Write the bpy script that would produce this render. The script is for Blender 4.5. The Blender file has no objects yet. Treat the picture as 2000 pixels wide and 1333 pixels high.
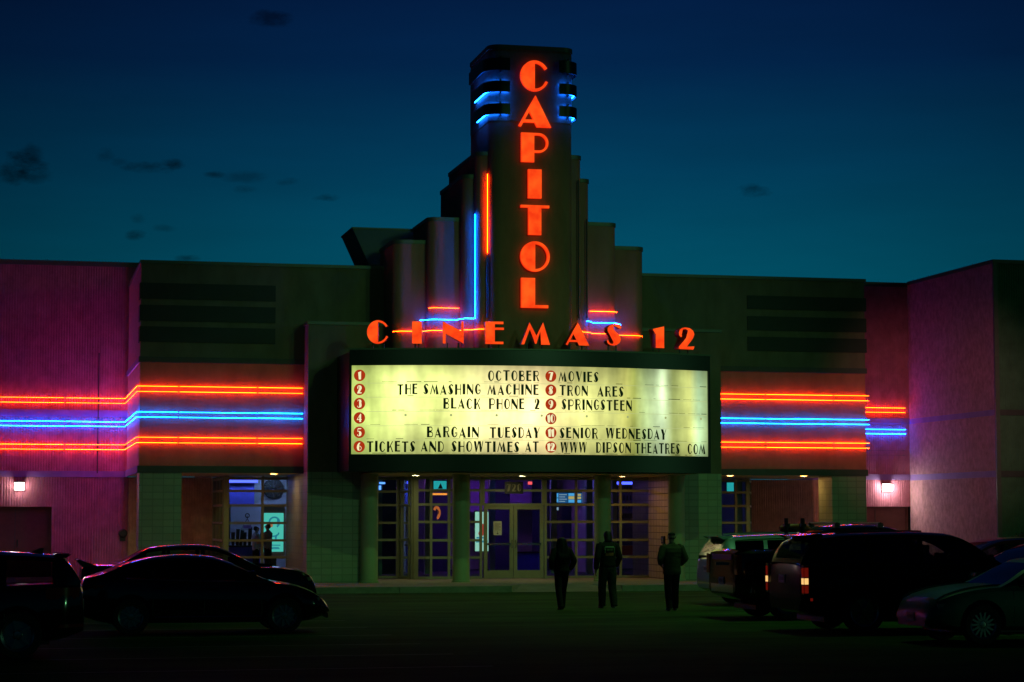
import bpy, bmesh, math, random
from mathutils import Vector, Matrix, noise
from mathutils.bvhtree import BVHTree
random.seed(7)
R = math.radians
SC = bpy.context.scene
COL = SC.collection

# ---------------------------------------------------------------- camera
YAW, PITCH, FPX, CAMH = R(13.0), math.atan(346 / 4200), 4200.0, 2.1
_r = Vector((math.cos(YAW), -math.sin(YAW), 0))
_fh = Vector((math.sin(YAW), math.cos(YAW), 0))
_tower = Vector((0, -3.2, 0))
CAM = _tower - 63.5 * (_fh + (40 / FPX) * _r)
CAM.z = CAMH
_F = _fh * math.cos(PITCH) + Vector((0, 0, math.sin(PITCH)))
_U = -_fh * math.sin(PITCH) + Vector((0, 0, math.cos(PITCH)))
cam_d = bpy.data.cameras.new('camera'); cam = bpy.data.objects.new('camera', cam_d); COL.objects.link(cam)
cam_d.sensor_width = 36; cam_d.lens = FPX / 2000 * 36; cam_d.clip_end = 3000; cam_d.clip_start = 0.1
cam.location = CAM; cam.rotation_euler = (R(90) + PITCH, 0, -YAW)
SC.camera = cam

def ray(px, py):
    return _F * FPX + _r * (px - 1000) + _U * (666.5 - py)
def P(px, py, Y):                      # survey: photo measurement -> point on the plane y = Y
    d = ray(px, py); t = (Y - CAM.y) / d.y
    return CAM + d * t
def PX(px, Y, py=900): return P(px, py, Y).x
def PZ(px, py, Y): return P(px, py, Y).z
def G(px, py, z=0.0):                  # survey: photo measurement -> point on the level z
    d = ray(px, py); t = (z - CAM.z) / d.z
    return CAM + d * t

# ---------------------------------------------------------------- world: dusk sky
W = bpy.data.worlds.new('World'); SC.world = W; W.use_nodes = True
def N(nt, typ, **kw):
    n = nt.nodes.new(typ)
    for k, v in kw.items():
        if k.startswith('i_'):
            n.inputs[int(k[2:]) if k[2:].isdigit() else k[2:]].default_value = v
        else: setattr(n, k, v)
    return n
def M_(nt, op, a, b=None, c=None, clamp=False):
    n = nt.nodes.new('ShaderNodeMath'); n.operation = op; n.use_clamp = clamp
    for i, v in enumerate((a, b, c)):
        if v is None: continue
        if isinstance(v, (int, float)): n.inputs[i].default_value = v
        else: nt.links.new(v, n.inputs[i])
    return n.outputs[0]
def build_world():
    nt = W.node_tree; nt.nodes.clear(); L = nt.links.new
    out = N(nt, 'ShaderNodeOutputWorld'); bg = N(nt, 'ShaderNodeBackground'); L(bg.outputs[0], out.inputs[0])
    tc = N(nt, 'ShaderNodeTexCoord'); sep = N(nt, 'ShaderNodeSeparateXYZ'); L(tc.outputs['Generated'], sep.inputs[0])
    x, y, z = sep.outputs
    az = M_(nt, 'ARCTAN2', x, y); el = M_(nt, 'ARCSINE', z)
    ramp = N(nt, 'ShaderNodeValToRGB'); cr = ramp.color_ramp
    mr = M_(nt, 'DIVIDE', el, R(40)); L(mr, ramp.inputs[0])
    stops = [(0.0, (0.0004, .080, .118)), (6.3 / 40, (0.0004, .078, .128)), (9.3 / 40, (0.0005, .044, .100)),
             (12 / 40, (0.0008, .018, .068)), (15 / 40, (.001, .009, .048)), (1.0, (.001, .003, .016))]
    while len(cr.elements) < len(stops): cr.elements.new(0.5)
    for e, (p, c) in zip(cr.elements, stops): e.position = p; e.color = (*c, 1)
    # the afterglow lies behind the tower and fades round to a dark sky behind the viewer
    g = R(14.6)
    ca = M_(nt, 'COSINE', M_(nt, 'SUBTRACT', az, g))
    glow = M_(nt, 'POWER', M_(nt, 'MAXIMUM', ca, 0.0), 24.0)
    glow = M_(nt, 'ADD', M_(nt, 'MULTIPLY', glow, 0.82), 0.18)
    # small dusk clouds
    nz = N(nt, 'ShaderNodeTexNoise', noise_dimensions='3D'); nz.inputs['Scale'].default_value = 70; nz.inputs['Detail'].default_value = 6
    nz.inputs['Roughness'].default_value = .62
    mp = N(nt, 'ShaderNodeMapping'); mp.inputs['Scale'].default_value = (1, 1, 2.2); L(tc.outputs['Generated'], mp.inputs[0]); L(mp.outputs[0], nz.inputs['Vector'])
    nval = M_(nt, 'MULTIPLY', M_(nt, 'SUBTRACT', nz.outputs[0], .5), 3.4)
    clouds = [(535, 36, 55, 20, .62), (42, 325, 52, 42, .8), (70, 345, 40, 22, .5), (295, 329, 62, 15, .6), (338, 322, 32, 15, .7),
              (420, 342, 28, 9, .62), (478, 346, 60, 14, .34), (560, 354, 30, 10, .42), (637, 386, 34, 10, .66), (268, 457, 26, 15, .62),
              (268, 428, 20, 13, .35), (318, 447, 34, 9, .32), (1472, 371, 46, 18, .6), (365, 505, 36, 9, .55), (206, 302, 24, 18, .34),
              (475, 370, 30, 9, .28), (232, 316, 20, 10, .28), (60, 300, 30, 22, .5)]
    total = None
    for cx, cy, rx, ry, s in clouds:
        d = ray(cx, cy).normalized(); a0 = math.atan2(d.x, d.y); e0 = math.asin(d.z)
        u = M_(nt, 'DIVIDE', M_(nt, 'SUBTRACT', az, a0), rx / FPX); v = M_(nt, 'DIVIDE', M_(nt, 'SUBTRACT', el, e0), ry / FPX)
        d2 = M_(nt, 'ADD', M_(nt, 'MULTIPLY', u, u), M_(nt, 'MULTIPLY', v, v))
        m = M_(nt, 'ADD', M_(nt, 'SUBTRACT', .85, d2), nval)
        m = M_(nt, 'MULTIPLY', m, 1.05, clamp=True)
        fall = M_(nt, 'SUBTRACT', 1.0, M_(nt, 'MULTIPLY', d2, .45), clamp=True)
        m = M_(nt, 'MULTIPLY', M_(nt, 'MULTIPLY', m, fall), s)
        total = m if total is None else M_(nt, 'MAXIMUM', total, m)
    keep = M_(nt, 'SUBTRACT', 1.0, M_(nt, 'MULTIPLY', total, .95), clamp=True)
    hz = N(nt, 'ShaderNodeTexNoise'); hz.inputs['Scale'].default_value = 9; hz.inputs['Detail'].default_value = 7; hz.inputs['Roughness'].default_value = .55
    hm = N(nt, 'ShaderNodeMapping'); hm.inputs['Scale'].default_value = (1, 1, 6); L(tc.outputs['Generated'], hm.inputs[0]); L(hm.outputs[0], hz.inputs['Vector'])
    veil = M_(nt, 'ADD', M_(nt, 'MULTIPLY', hz.outputs[0], .30), .85)
    st = M_(nt, 'MULTIPLY', M_(nt, 'MULTIPLY', glow, veil), keep)
    L(ramp.outputs[0], bg.inputs[0]); L(st, bg.inputs[1])
build_world()

# ---------------------------------------------------------------- lamps of the car park (outside the frame)
sun_d = bpy.data.lights.new('sun', 'SUN'); sun = bpy.data.objects.new('sun', sun_d); COL.objects.link(sun)
sun_d.energy = 0.05; sun_d.angle = R(0.6); sun_d.color = (.28, 1.0, .40)
sun.rotation_euler = Vector((-1.0, 1, -.09)).to_track_quat('-Z', 'Y').to_euler()
def spot(name, loc, target, energy, color, size, blend=.6, rad=.15):
    d = bpy.data.lights.new(name, 'SPOT'); o = bpy.data.objects.new(name, d); COL.objects.link(o)
    d.energy = energy; d.color = color; d.spot_size = R(size); d.spot_blend = blend; d.shadow_soft_size = rad
    o.location = loc; o.rotation_euler = (Vector(target) - Vector(loc)).to_track_quat('-Z', 'Y').to_euler()
    return o
spot('lot_lamp', (12.5, -54, 17.0), (.4, -1, 3.4), 4600, (.30, 1.0, .40), 25, .55, .12)
spot('lot_lamp', (-17, -52, 13), (-5.5, 0, 3.6), 1300, (.34, 1.0, .40), 22, .7, .3)
spot('lot_lamp', (-24, -19, 9.5), (-15.5, 7, 3.4), 520, (1.0, .30, .52), 46, 1.0)
spot('lot_lamp', (8.5, -27, 10), (15.6, 5.5, 4.6), 8200, (1.0, .36, .36), 19, 1.0)
spot('lot_lamp', (3, -19, 16), (2, -14, 0), 1700, (.30, 1.0, .22), 142, 1.0)

SC.view_settings.view_transform = 'Standard'; SC.view_settings.look = 'None'
SC.view_settings.exposure = 0.0; SC.view_settings.gamma = 1.0
try:
    SC.cycles.use_denoising = True; SC.cycles.max_bounces = 6; SC.cycles.caustics_reflective = False; SC.cycles.caustics_refractive = False
    SC.cycles.sample_clamp_indirect = 3.0; SC.cycles.transparent_max_bounces = 16
except Exception: pass

# ---------------------------------------------------------------- materials
MATS = {}
def mat(name, col, rough=.7, metal=0.0, spec=.5, coat=0.0, var=0.0, vscale=6.0, bump=0.0, bscale=60.0, stretch=(1, 1, 1), emit=None, es=0.0):
    m = bpy.data.materials.new(name); m.use_nodes = True; nt = m.node_tree; b = nt.nodes['Principled BSDF']; L = nt.links.new
    b.inputs['Base Color'].default_value = (*col, 1); b.inputs['Roughness'].default_value = rough; b.inputs['Metallic'].default_value = metal
    b.inputs['Specular IOR Level'].default_value = spec; b.inputs['Coat Weight'].default_value = coat; b.inputs['Coat Roughness'].default_value = .04
    if emit: b.inputs['Emission Color'].default_value = (*emit, 1); b.inputs['Emission Strength'].default_value = es
    if var or bump:
        tc = N(nt, 'ShaderNodeTexCoord'); mp = N(nt, 'ShaderNodeMapping'); mp.inputs['Scale'].default_value = stretch
        L(tc.outputs['Object'], mp.inputs[0])
    if var:
        nz = N(nt, 'ShaderNodeTexNoise'); nz.inputs['Scale'].default_value = vscale; nz.inputs['Detail'].default_value = 8; nz.inputs['Roughness'].default_value = .65
        L(mp.outputs[0], nz.inputs['Vector'])
        rp = N(nt, 'ShaderNodeValToRGB'); rp.color_ramp.elements[0].position = .3; rp.color_ramp.elements[1].position = .7
        lo = tuple(c * (1 - var) for c in col); hi = tuple(min(1, c * (1 + var)) for c in col)
        rp.color_ramp.elements[0].color = (*lo, 1); rp.color_ramp.elements[1].color = (*hi, 1)
        L(nz.outputs[0], rp.inputs[0]); L(rp.outputs[0], b.inputs['Base Color'])
    if bump:
        n2 = N(nt, 'ShaderNodeTexNoise'); n2.inputs['Scale'].default_value = bscale; n2.inputs['Detail'].default_value = 5
        L(mp.outputs[0], n2.inputs['Vector'])
        bp = N(nt, 'ShaderNodeBump'); bp.inputs['Strength'].default_value = bump; bp.inputs['Distance'].default_value = .02
        L(n2.outputs[0], bp.inputs['Height']); L(bp.outputs[0], b.inputs['Normal'])
    MATS[name] = m
    return m
def emis(name, col, s):
    m = bpy.data.materials.new(name); m.use_nodes = True; nt = m.node_tree; nt.nodes.clear()
    o = N(nt, 'ShaderNodeOutputMaterial'); e = N(nt, 'ShaderNodeEmission'); e.inputs[0].default_value = (*col, 1); e.inputs[1].default_value = s
    nt.links.new(e.outputs[0], o.inputs[0]); MATS[name] = m
    return m
def glassmat(name, tint, refl=.08, rough=.02):
    m = bpy.data.materials.new(name); m.use_nodes = True; nt = m.node_tree; nt.nodes.clear(); L = nt.links.new
    o = N(nt, 'ShaderNodeOutputMaterial'); t = N(nt, 'ShaderNodeBsdfTransparent'); t.inputs[0].default_value = (*tint, 1)
    g = N(nt, 'ShaderNodeBsdfGlossy'); g.inputs['Roughness'].default_value = rough
    fr = N(nt, 'ShaderNodeFresnel'); fr.inputs[0].default_value = 1.5
    mx = N(nt, 'ShaderNodeMixShader'); L(fr.outputs[0], mx.inputs[0]); L(t.outputs[0], mx.inputs[1]); L(g.outputs[0], mx.inputs[2]); L(mx.outputs[0], o.inputs[0])
    MATS[name] = m
    return m
def tilemat(name, col, grout, w=.31, h=.205):
    m = bpy.data.materials.new(name); m.use_nodes = True; nt = m.node_tree; b = nt.nodes['Principled BSDF']; L = nt.links.new
    tc = N(nt, 'ShaderNodeTexCoord'); sp = N(nt, 'ShaderNodeSeparateXYZ'); L(tc.outputs['Object'], sp.inputs[0])
    cb = N(nt, 'ShaderNodeCombineXYZ'); L(M_(nt, 'ADD', sp.outputs[0], sp.outputs[1]), cb.inputs[0]); L(sp.outputs[2], cb.inputs[1])
    br = N(nt, 'ShaderNodeTexBrick'); br.offset = 0.0; br.squash = 1.0
    br.inputs['Scale'].default_value = 1.0; br.inputs['Brick Width'].default_value = w; br.inputs['Row Height'].default_value = h
    br.inputs['Mortar Size'].default_value = .014; br.inputs['Mortar Smooth'].default_value = .2
    br.inputs['Color1'].default_value = (*col, 1); br.inputs['Color2'].default_value = (*[c * .84 for c in col], 1); br.inputs['Mortar'].default_value = (*grout, 1)
    L(cb.outputs[0], br.inputs['Vector']); L(br.outputs['Color'], b.inputs['Base Color'])
    bp = N(nt, 'ShaderNodeBump'); bp.invert = True; bp.inputs['Strength'].default_value = .5; bp.inputs['Distance'].default_value = .01
    L(br.outputs['Fac'], bp.inputs['Height']); L(bp.outputs[0], b.inputs['Normal'])
    b.inputs['Roughness'].default_value = .45
    MATS[name] = m
    return m

stucco = mat('stucco', (.14, .115, .08), .85, var=.25, vscale=1.6, stretch=(1, 1, .4), bump=.25, bscale=45)
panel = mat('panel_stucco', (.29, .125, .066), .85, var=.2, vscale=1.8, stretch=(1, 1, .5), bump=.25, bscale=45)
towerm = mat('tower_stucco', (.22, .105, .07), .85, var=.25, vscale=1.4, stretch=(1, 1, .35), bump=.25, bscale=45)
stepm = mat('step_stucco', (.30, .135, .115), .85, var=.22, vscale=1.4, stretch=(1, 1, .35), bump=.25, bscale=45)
darkband = mat('dark_band', (.05, .062, .055), .7, var=.2, vscale=2)
stripem = mat('stripe_paint', (.018, .026, .022), .7, var=.2, vscale=2)
coping = mat('coping_metal', (.10, .12, .10), .5, metal=.3, var=.1)
mauve = mat('mauve_concrete', (.38, .13, .185), .95, var=.26, vscale=3.5, bump=.5, bscale=30, stretch=(1, 1, .7))
mauve_smooth = mat('mauve_panel', (.42, .21, .225), .95, var=.34, vscale=7.0, bump=.5, bscale=34, stretch=(1, 1, .7))
purple = mat('purple_band', (.24, .15, .38), .8, var=.15, vscale=2)
amber_lit_rib = mat('amber_lit_concrete', (.55, .36, .22), .95, var=.25, vscale=3, bump=.4, bscale=30)  # ribbed wall under the wings, amber downlight put into its colour
tile = tilemat('green_tile', (.28, .32, .215), (.18, .21, .14))
cream_tile = tilemat('cream_tile', (.50, .40, .25), (.14, .10, .06))
soffit = mat('soffit', (.55, .45, .22), .8, var=.08)
columnm = mat('column_paint', (.36, .40, .22), .55, var=.08, vscale=2)
frame = mat('window_frame', (.24, .27, .16), .45, var=.08)
doorpaint = mat('brown_door', (.10, .045, .035), .5, var=.15)
black = mat('sign_black', (.005, .006, .005), .35, var=.2, vscale=3)
asphalt = mat('asphalt', (.030, .072, .015), .95, spec=.06, var=.6, vscale=.7, stretch=(.35, 1, 1), bump=.8, bscale=55)
concrete = mat('sidewalk_concrete', (.30, .27, .20), .85, var=.22, vscale=1.6, bump=.3, bscale=50)
kerbm = mat('kerb_concrete', (.20, .19, .15), .85, var=.3, vscale=3)
linepaint = mat('line_paint', (.10, .17, .08), .8, var=.6, vscale=9)
glass = glassmat('window_glass', (.90, .95, .93))
carglass = glassmat('car_glass', (.42, .47, .45))
darkglass = glassmat('tinted_glass', (.05, .06, .06))
white = mat('interior_white', (.55, .55, .60), .8, var=.05)
floorm = mat('lobby_carpet', (.06, .05, .10), .9, var=.5, vscale=4)
chrome = mat('chrome', (.7, .7, .7), .12, metal=1)
rubber = mat('rubber', (.012, .012, .012), .85)
alloy = mat('alloy', (.30, .32, .32), .28, metal=.9)
plastic = mat('black_plastic', (.012, .013, .013), .45)
carblack = mat('black_paint', (.003, .0035, .004), .12, spec=.3, coat=.6)
suvblack = mat('suv_paint', (.004, .0045, .005), .16, spec=.08, coat=.05)
cardark = mat('charcoal_paint', (.005, .005, .007), .12, spec=.25, coat=.4)
carteal = mat('silver_paint', (.16, .27, .23), .30, metal=.35, coat=1.0)
cargreen = mat('green_paint', (.035, .125, .075), .4, metal=.1, spec=.3, coat=.12)
carred = mat('maroon_paint', (.02, .005, .005), .15, coat=1.0)
redlens = mat('red_lens', (.22, .012, .01), .12, coat=1.0)
clearlens = mat('clear_lens', (.35, .37, .37), .08, coat=1.0, metal=.5)
platem = mat('plate', (.30, .30, .24), .5)
unlit = mat('unlit_tube', (.03, .03, .03), .3)
NEON_RED = emis('red_neon', (1.0, .046, .001), 60)
NEON_BLUE = emis('blue_neon', (.0005, .105, 1.0), 135)
FINBLUE = emis('fin_blue_neon', (.004, .13, 1.0), 52)
def letter_mat():
    m = emis('red_letter_face', (1, .06, .008), 1.0); nt = m.node_tree; L = nt.links.new; e = [n for n in nt.nodes if n.type == 'EMISSION'][0]
    tc = N(nt, 'ShaderNodeTexCoord'); nz = N(nt, 'ShaderNodeTexNoise'); nz.inputs['Scale'].default_value = 2.6; nz.inputs['Detail'].default_value = 3; L(tc.outputs['Object'], nz.inputs['Vector'])
    rp = N(nt, 'ShaderNodeValToRGB'); cr = rp.color_ramp; cr.elements[0].position = .32; cr.elements[0].color = (.92, .042, .006, 1); cr.elements[1].position = .72; cr.elements[1].color = (1.2, .120, .012, 1)
    L(nz.outputs[0], rp.inputs[0]); L(rp.outputs[0], e.inputs[0])
    return m
LETTER = letter_mat()
lettersd = mat('letter_return', (.30, .02, .014), .5)
WALLLAMP = emis('wall_lamp_lens', (1.0, .92, .74), 26); WALLLAMP2 = emis('wall_lamp_lens_bright', (1.0, .94, .80), 85)
DOWN_W = emis('amber_downlight', (1.0, .52, .16), 95)
DOWN_G = emis('warm_downlight', (1.0, .92, .42), 85)
SCREEN = emis('screen_blue', (.02, .20, .55), 1.0)

# ---------------------------------------------------------------- mesh helpers
class MB:
    def __init__(s): s.v = []; s.f = []; s.sm = False
    def add(s, vs, fs):
        k = len(s.v); s.v += [tuple(p) for p in vs]; s.f += [tuple(i + k for i in f) for f in fs]; return s
    def box(s, x0, x1, y0, y1, z0, z1):
        if x0 > x1: x0, x1 = x1, x0
        if y0 > y1: y0, y1 = y1, y0
        if z0 > z1: z0, z1 = z1, z0
        return s.add([(x0, y0, z0), (x1, y0, z0), (x1, y1, z0), (x0, y1, z0), (x0, y0, z1), (x1, y0, z1), (x1, y1, z1), (x0, y1, z1)],
                     [(0, 3, 2, 1), (4, 5, 6, 7), (0, 1, 5, 4), (1, 2, 6, 5), (2, 3, 7, 6), (3, 0, 4, 7)])
    def prism(s, poly, h0, h1, axis='z'):    # poly in plan (x,y) -> z extrusion ; axis 'y': poly (x,z) -> y extrusion
        n = len(poly)
        if axis == 'z': a = [(p[0], p[1], h0) for p in poly]; b = [(p[0], p[1], h1) for p in poly]
        elif axis == 'y': a = [(p[0], h0, p[1]) for p in poly]; b = [(p[0], h1, p[1]) for p in poly]
        else: a = [(h0, p[0], p[1]) for p in poly]; b = [(h1, p[0], p[1]) for p in poly]
        return s.add(a + b, [tuple(range(n)), tuple(range(2 * n - 1, n - 1, -1))] + [(i, (i + 1) % n, n + (i + 1) % n, n + i) for i in range(n)])
    def tube(s, pts, r, n=8, cap=True):
        pts = [Vector(p) for p in pts]; rings = []
        for i, p in enumerate(pts):
            t = (pts[min(i + 1, len(pts) - 1)] - pts[max(i - 1, 0)]).normalized()
            u = t.cross(Vector((0, 0, 1)))
            if u.length < 1e-3: u = t.cross(Vector((0, 1, 0)))
            u.normalize(); w = u.cross(t)
            rr = r[i] if isinstance(r, (list, tuple)) else r
            rings.append([p + (u * math.cos(2 * math.pi * k / n) + w * math.sin(2 * math.pi * k / n)) * rr for k in range(n)])
        vs = [q for rg in rings for q in rg]; fs = []
        for i in range(len(pts) - 1):
            for k in range(n): fs.append((i * n + k, i * n + (k + 1) % n, (i + 1) * n + (k + 1) % n, (i + 1) * n + k))
        if cap: fs += [tuple(range(n - 1, -1, -1)), tuple((len(pts) - 1) * n + k for k in range(n))]
        s.sm = True
        return s.add(vs, fs)
    def lathe(s, prof, c, axis='z', n=32):   # prof [(r,h)]
        vs = []; fs = []; m = len(prof)
        for k in range(n):
            a = 2 * math.pi * k / n; ca, sa = math.cos(a), math.sin(a)
            for r, h in prof:
                if axis == 'z': vs.append((c[0] + r * ca, c[1] + r * sa, c[2] + h))
                elif axis == 'y': vs.append((c[0] + r * ca, c[1] + h, c[2] + r * sa))
                else: vs.append((c[0] + h, c[1] + r * ca, c[2] + r * sa))
        for k in range(n):
            for j in range(m - 1): fs.append((k * m + j, ((k + 1) % n) * m + j, ((k + 1) % n) * m + j + 1, k * m + j + 1))
        s.sm = True
        return s.add(vs, fs)
    def build(s, name, material, parent=None, smooth=None, bevel=0):
        me = bpy.data.meshes.new(name); me.from_pydata(s.v, [], s.f)
        bm = bmesh.new(); bm.from_mesh(me); bmesh.ops.remove_doubles(bm, verts=bm.verts, dist=1e-5)
        if bevel: bmesh.ops.bevel(bm, geom=bm.edges[:], offset=bevel, segments=2, affect='EDGES', clamp_overlap=True)
        bmesh.ops.recalc_face_normals(bm, faces=bm.faces); bm.to_mesh(me); bm.free()
        if material: me.materials.append(material)
        if smooth is None: smooth = s.sm
        if smooth:
            for p in me.polygons: p.use_smooth = True
            me.set_sharp_from_angle(angle=R(38))
        o = bpy.data.objects.new(name, me); COL.objects.link(o)
        if parent: o.parent = parent
        return o
def tag(o, label=None, cat=None, group=None, kind=None):
    if label: o['label'] = label
    if cat: o['category'] = cat
    if group: o['group'] = group
    if kind: o['kind'] = kind
    return o
def thing(name, label, cat, loc=(0, 0, 0), rz=0.0, group=None):
    o = bpy.data.objects.new(name, None); COL.objects.link(o); o.empty_display_size = .3
    o.location = loc; o.rotation_euler = (0, 0, rz)
    return tag(o, label, cat, group)
def kids(o): return [c for c in bpy.data.objects if c.parent == o]
def arc(cx, cy, rx, ry, a0, a1, n=12):
    return [(cx + rx * math.cos(R(a0 + (a1 - a0) * i / n)), cy + ry * math.sin(R(a0 + (a1 - a0) * i / n))) for i in range(n + 1)]

# ---------------------------------------------------------------- letters with one fat and one thin side
class Strip(list): pass                     # outer edge followed by the inner edge backwards, same count
def ring(cx, cy, rx, ry, t, a0, a1, n=12):
    return Strip(arc(cx, cy, rx, ry, a0, a1, n) + arc(cx, cy, rx - t, ry - t, a1, a0, n))
def rect(x0, y0, x1, y1): return [(x0, y0), (x1, y0), (x1, y1), (x0, y1)]
def bowl(x0, x1, y0, y1, t):
    ry = (y1 - y0) / 2; cy = (y0 + y1) / 2; cx = max(x0 + .01, x1 - ry); rx = x1 - cx
    return Strip([(x0, y1)] + arc(cx, cy, rx, ry, 90, -90, 12) + [(x0, y0), (x0, y0 + t)] + arc(cx, cy, rx - t, ry - t, -90, 90, 12) + [(x0, y1 - t)])
GL = {}
t_ = .085
GL['C'] = (.98, [arc(.5, .5, .5, .5, 90, 270, 20), ring(.5, .5, .5, .5, t_, 90, 30, 8), ring(.5, .5, .5, .5, t_, -90, -23, 8)])
GL['O'] = (1.0, [arc(.5, .5, .5, .5, 90, 270, 20), ring(.5, .5, .5, .5, t_, 90, -90, 20)])
GL['G'] = (.98, [arc(.5, .5, .5, .5, 90, 270, 20), ring(.5, .5, .5, .5, t_, 90, 34, 8), ring(.5, .5, .5, .5, t_, -90, -12, 8), rect(.62, .40, .98, .48)])
GL['A'] = (1.1, [[(.571, 1), (1.1, 0), (.62, 0), (.364, .486), (.31, .57)], [(.31, .57), (.364, .486), (.217, .23), (.165, .14), (.085, 0), (0, .03)],
                 [(.217, .23), (.499, .23), (.546, .14), (.165, .14)]])
GL['P'] = (.95, [rect(0, 0, .45, 1), bowl(.45, .95, .33, 1, .075)])
GL['I'] = (.46, [rect(0, 0, .46, 1)])
GL['T'] = (1.0, [rect(0, .915, 1, 1), rect(.27, 0, .72, .915)])
GL['L'] = (.9, [rect(0, 0, .46, 1), rect(.46, 0, .9, .095)])
GL['N'] = (.9, [rect(0, 0, .12, .44), [(0, .44), (.12, .44), (.9, 0), (.9, .5), (.8, .55), (0, 1)], [(.8, .55), (.9, .5), (.9, 1), (.8, 1)]])
GL['E'] = (.82, [rect(0, 0, .42, 1), rect(.42, .885, .8, 1), rect(.42, .63, .82, .735), rect(.42, 0, .8, .11)])
GL['M'] = (1.25, [[(0, 0), (.13, 0), (.375, .68), (.36, 1)], [(.36, 1), (.375, .68), (.60, .04), (.66, .04), (.80, .50), (.66, .40)],
                  [(.66, .40), (.80, .50), (.83, .60), (.95, 1)], [(.95, 1), (.83, .60), (.86, 0), (1.25, 0)]])
_spine = [(.34, .965), (.16, .90), (.05, .78), (.05, .64), (.13, .53), (.30, .38), (.36, .26), (.36, .14), (.30, .07), (.34, .0), (.52, .03), (.68, .14), (.74, .28), (.70, .42),
          (.56, .56), (.40, .70), (.36, .80), (.38, .90)]
GL['S'] = (.78, [_spine, [(.34, .965), (.38, .90), (.52, .93), (.66, .84), (.70, .76), (.78, .79), (.72, .91), (.60, .98), (.46, 1.0)],
                 [(.30, .07), (.34, 0), (.18, .02), (.05, .10), (0, .22), (.08, .25), (.13, .15), (.20, .09)]])
GL['1'] = (.52, [[(.13, 0), (.52, 0), (.52, 1), (.0, .86), (.03, .79), (.13, .80)]])
GL['2'] = (.8, [[(.36, 1), (.58, .97), (.74, .86), (.80, .70), (.73, .52), (.40, .105), (.0, .105), (.38, .52), (.50, .72), (.47, .86), (.36, .925)],
                [(.36, 1), (.36, .925), (.22, .90), (.12, .80), (.10, .70), (.18, .60), (.12, .54), (.03, .62), (.01, .74), (.06, .88), (.18, .97)],
                [(0, 0), (.74, 0), (.80, .15), (.72, .105), (0, .105)]])
GL['B'] = (.9, [rect(0, 0, .40, 1), bowl(.40, .82, .53, 1, .075), bowl(.40, .90, 0, .53, .075)])
GL['D'] = (.95, [rect(0, 0, .42, 1), bowl(.42, .95, 0, 1, .08)])
GL['H'] = (.9, [rect(0, 0, .42, 1), rect(.42, .50, .81, .58), rect(.81, 0, .90, 1)])
GL['K'] = (.95, [rect(0, 0, .42, 1), [(.42, .44), (.86, 1), (.96, 1), (.42, .32)], [(.52, .45), (.60, .55), (.98, 0), (.82, 0)]])
GL['R'] = (.95, [rect(0, 0, .42, 1), bowl(.42, .88, .46, 1, .075), [(.55, .46), (.70, .46), (.98, 0), (.72, 0)]])
GL['U'] = (.9, [[(0, 1), (.42, 1), (.42, .25), (.46, .08), (.46, 0), (.30, .01), (.12, .08), (.02, .22), (0, .36)],
                [(.46, .08), (.46, 0), (.66, .02), (.82, .13), (.90, .32), (.90, 1), (.82, 1), (.82, .34), (.74, .18), (.62, .09)]])
GL['V'] = (1.0, [[(0, 1), (.42, 1), (.66, .30), (.56, 0), (.48, 0)], [(.56, 0), (.66, .30), (.90, 1), (1, 1), (.60, 0)]])
GL['W'] = (1.4, [[(0, 1), (.40, 1), (.52, .40), (.44, 0), (.30, 0)], [(.44, 0), (.52, .40), (.66, 1), (.74, 1), (.76, .80)],
                 [(.76, .80), (.74, 1), (1.06, 1), (1.16, .40), (1.06, 0), (.92, 0)], [(1.06, 0), (1.16, .40), (1.32, 1), (1.40, 1), (1.10, 0)]])
GL['Y'] = (1.0, [[(0, 1), (.44, 1), (.66, .56), (.66, .42), (.30, .42)], [(.66, .56), (.90, 1), (1, 1), (.66, .42)], rect(.28, 0, .66, .42)])
GL['3'] = (.8, [[(.34, .50), (.52, .52), (.46, .60), (.50, .78), (.36, .92), (.36, 1), (.62, .97), (.76, .82), (.74, .66), (.62, .54), (.78, .40), (.80, .24), (.70, .06), (.36, 0), (.36, .075), (.48, .2), (.48, .38)],
                [(.36, 1), (.36, .92), (.20, .88), (.12, .76), (.04, .80), (.16, .96)], [(.36, 0), (.36, .075), (.18, .10), (.10, .24), (.01, .22), (.12, .04)]])
GL['4'] = (.85, [[(.42, 0), (.74, 0), (.74, 1), (.60, 1), (.42, .72)], [(.60, 1), (.42, .72), (.12, .34), (.0, .34)], [(0, .34), (.42, .34), (.42, .25), (0, .25)], rect(.74, .25, .85, .34)])
GL['5'] = (.8, [[(.10, 1), (.72, 1), (.76, .88), (.20, .88)], [(.10, .88), (.20, .88), (.20, .60), (.10, .52)],
                [(.36, .66), (.60, .62), (.78, .46), (.80, .28), (.70, .08), (.36, 0), (.36, .075), (.46, .2), (.46, .46), (.36, .58)],
                [(.36, .66), (.36, .58), (.20, .56), (.20, .62)], [(.36, 0), (.36, .075), (.16, .12), (.10, .24), (.0, .22), (.12, .05)]])
GL['6'] = (.85, [[(.42, 0), (.42, .6), (.46, .80), (.62, .92), (.60, 1), (.30, .92), (.08, .68), (0, .38), (.08, .14), (.24, .02)], ring(.42, .30, .43, .30, .075, 90, -90, 12)])
GL['7'] = (.8, [[(0, .86), (.06, 1), (.80, 1), (.80, .88), (.10, .88), (.02, .78)], [(.38, .88), (.80, .88), (.50, 0), (.10, 0)]])
GL['8'] = (.8, [_spine, [(.34, .965), (.46, 1), (.66, .94), (.74, .80), (.70, .66), (.56, .56), (.48, .63), (.60, .68), (.64, .80), (.58, .88), (.46, .92), (.38, .90)],
                [(.34, 0), (.30, .07), (.18, .10), (.10, .22), (.16, .36), (.26, .42), (.19, .47), (.06, .36), (0, .22), (.06, .08), (.18, .01)]])
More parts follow.
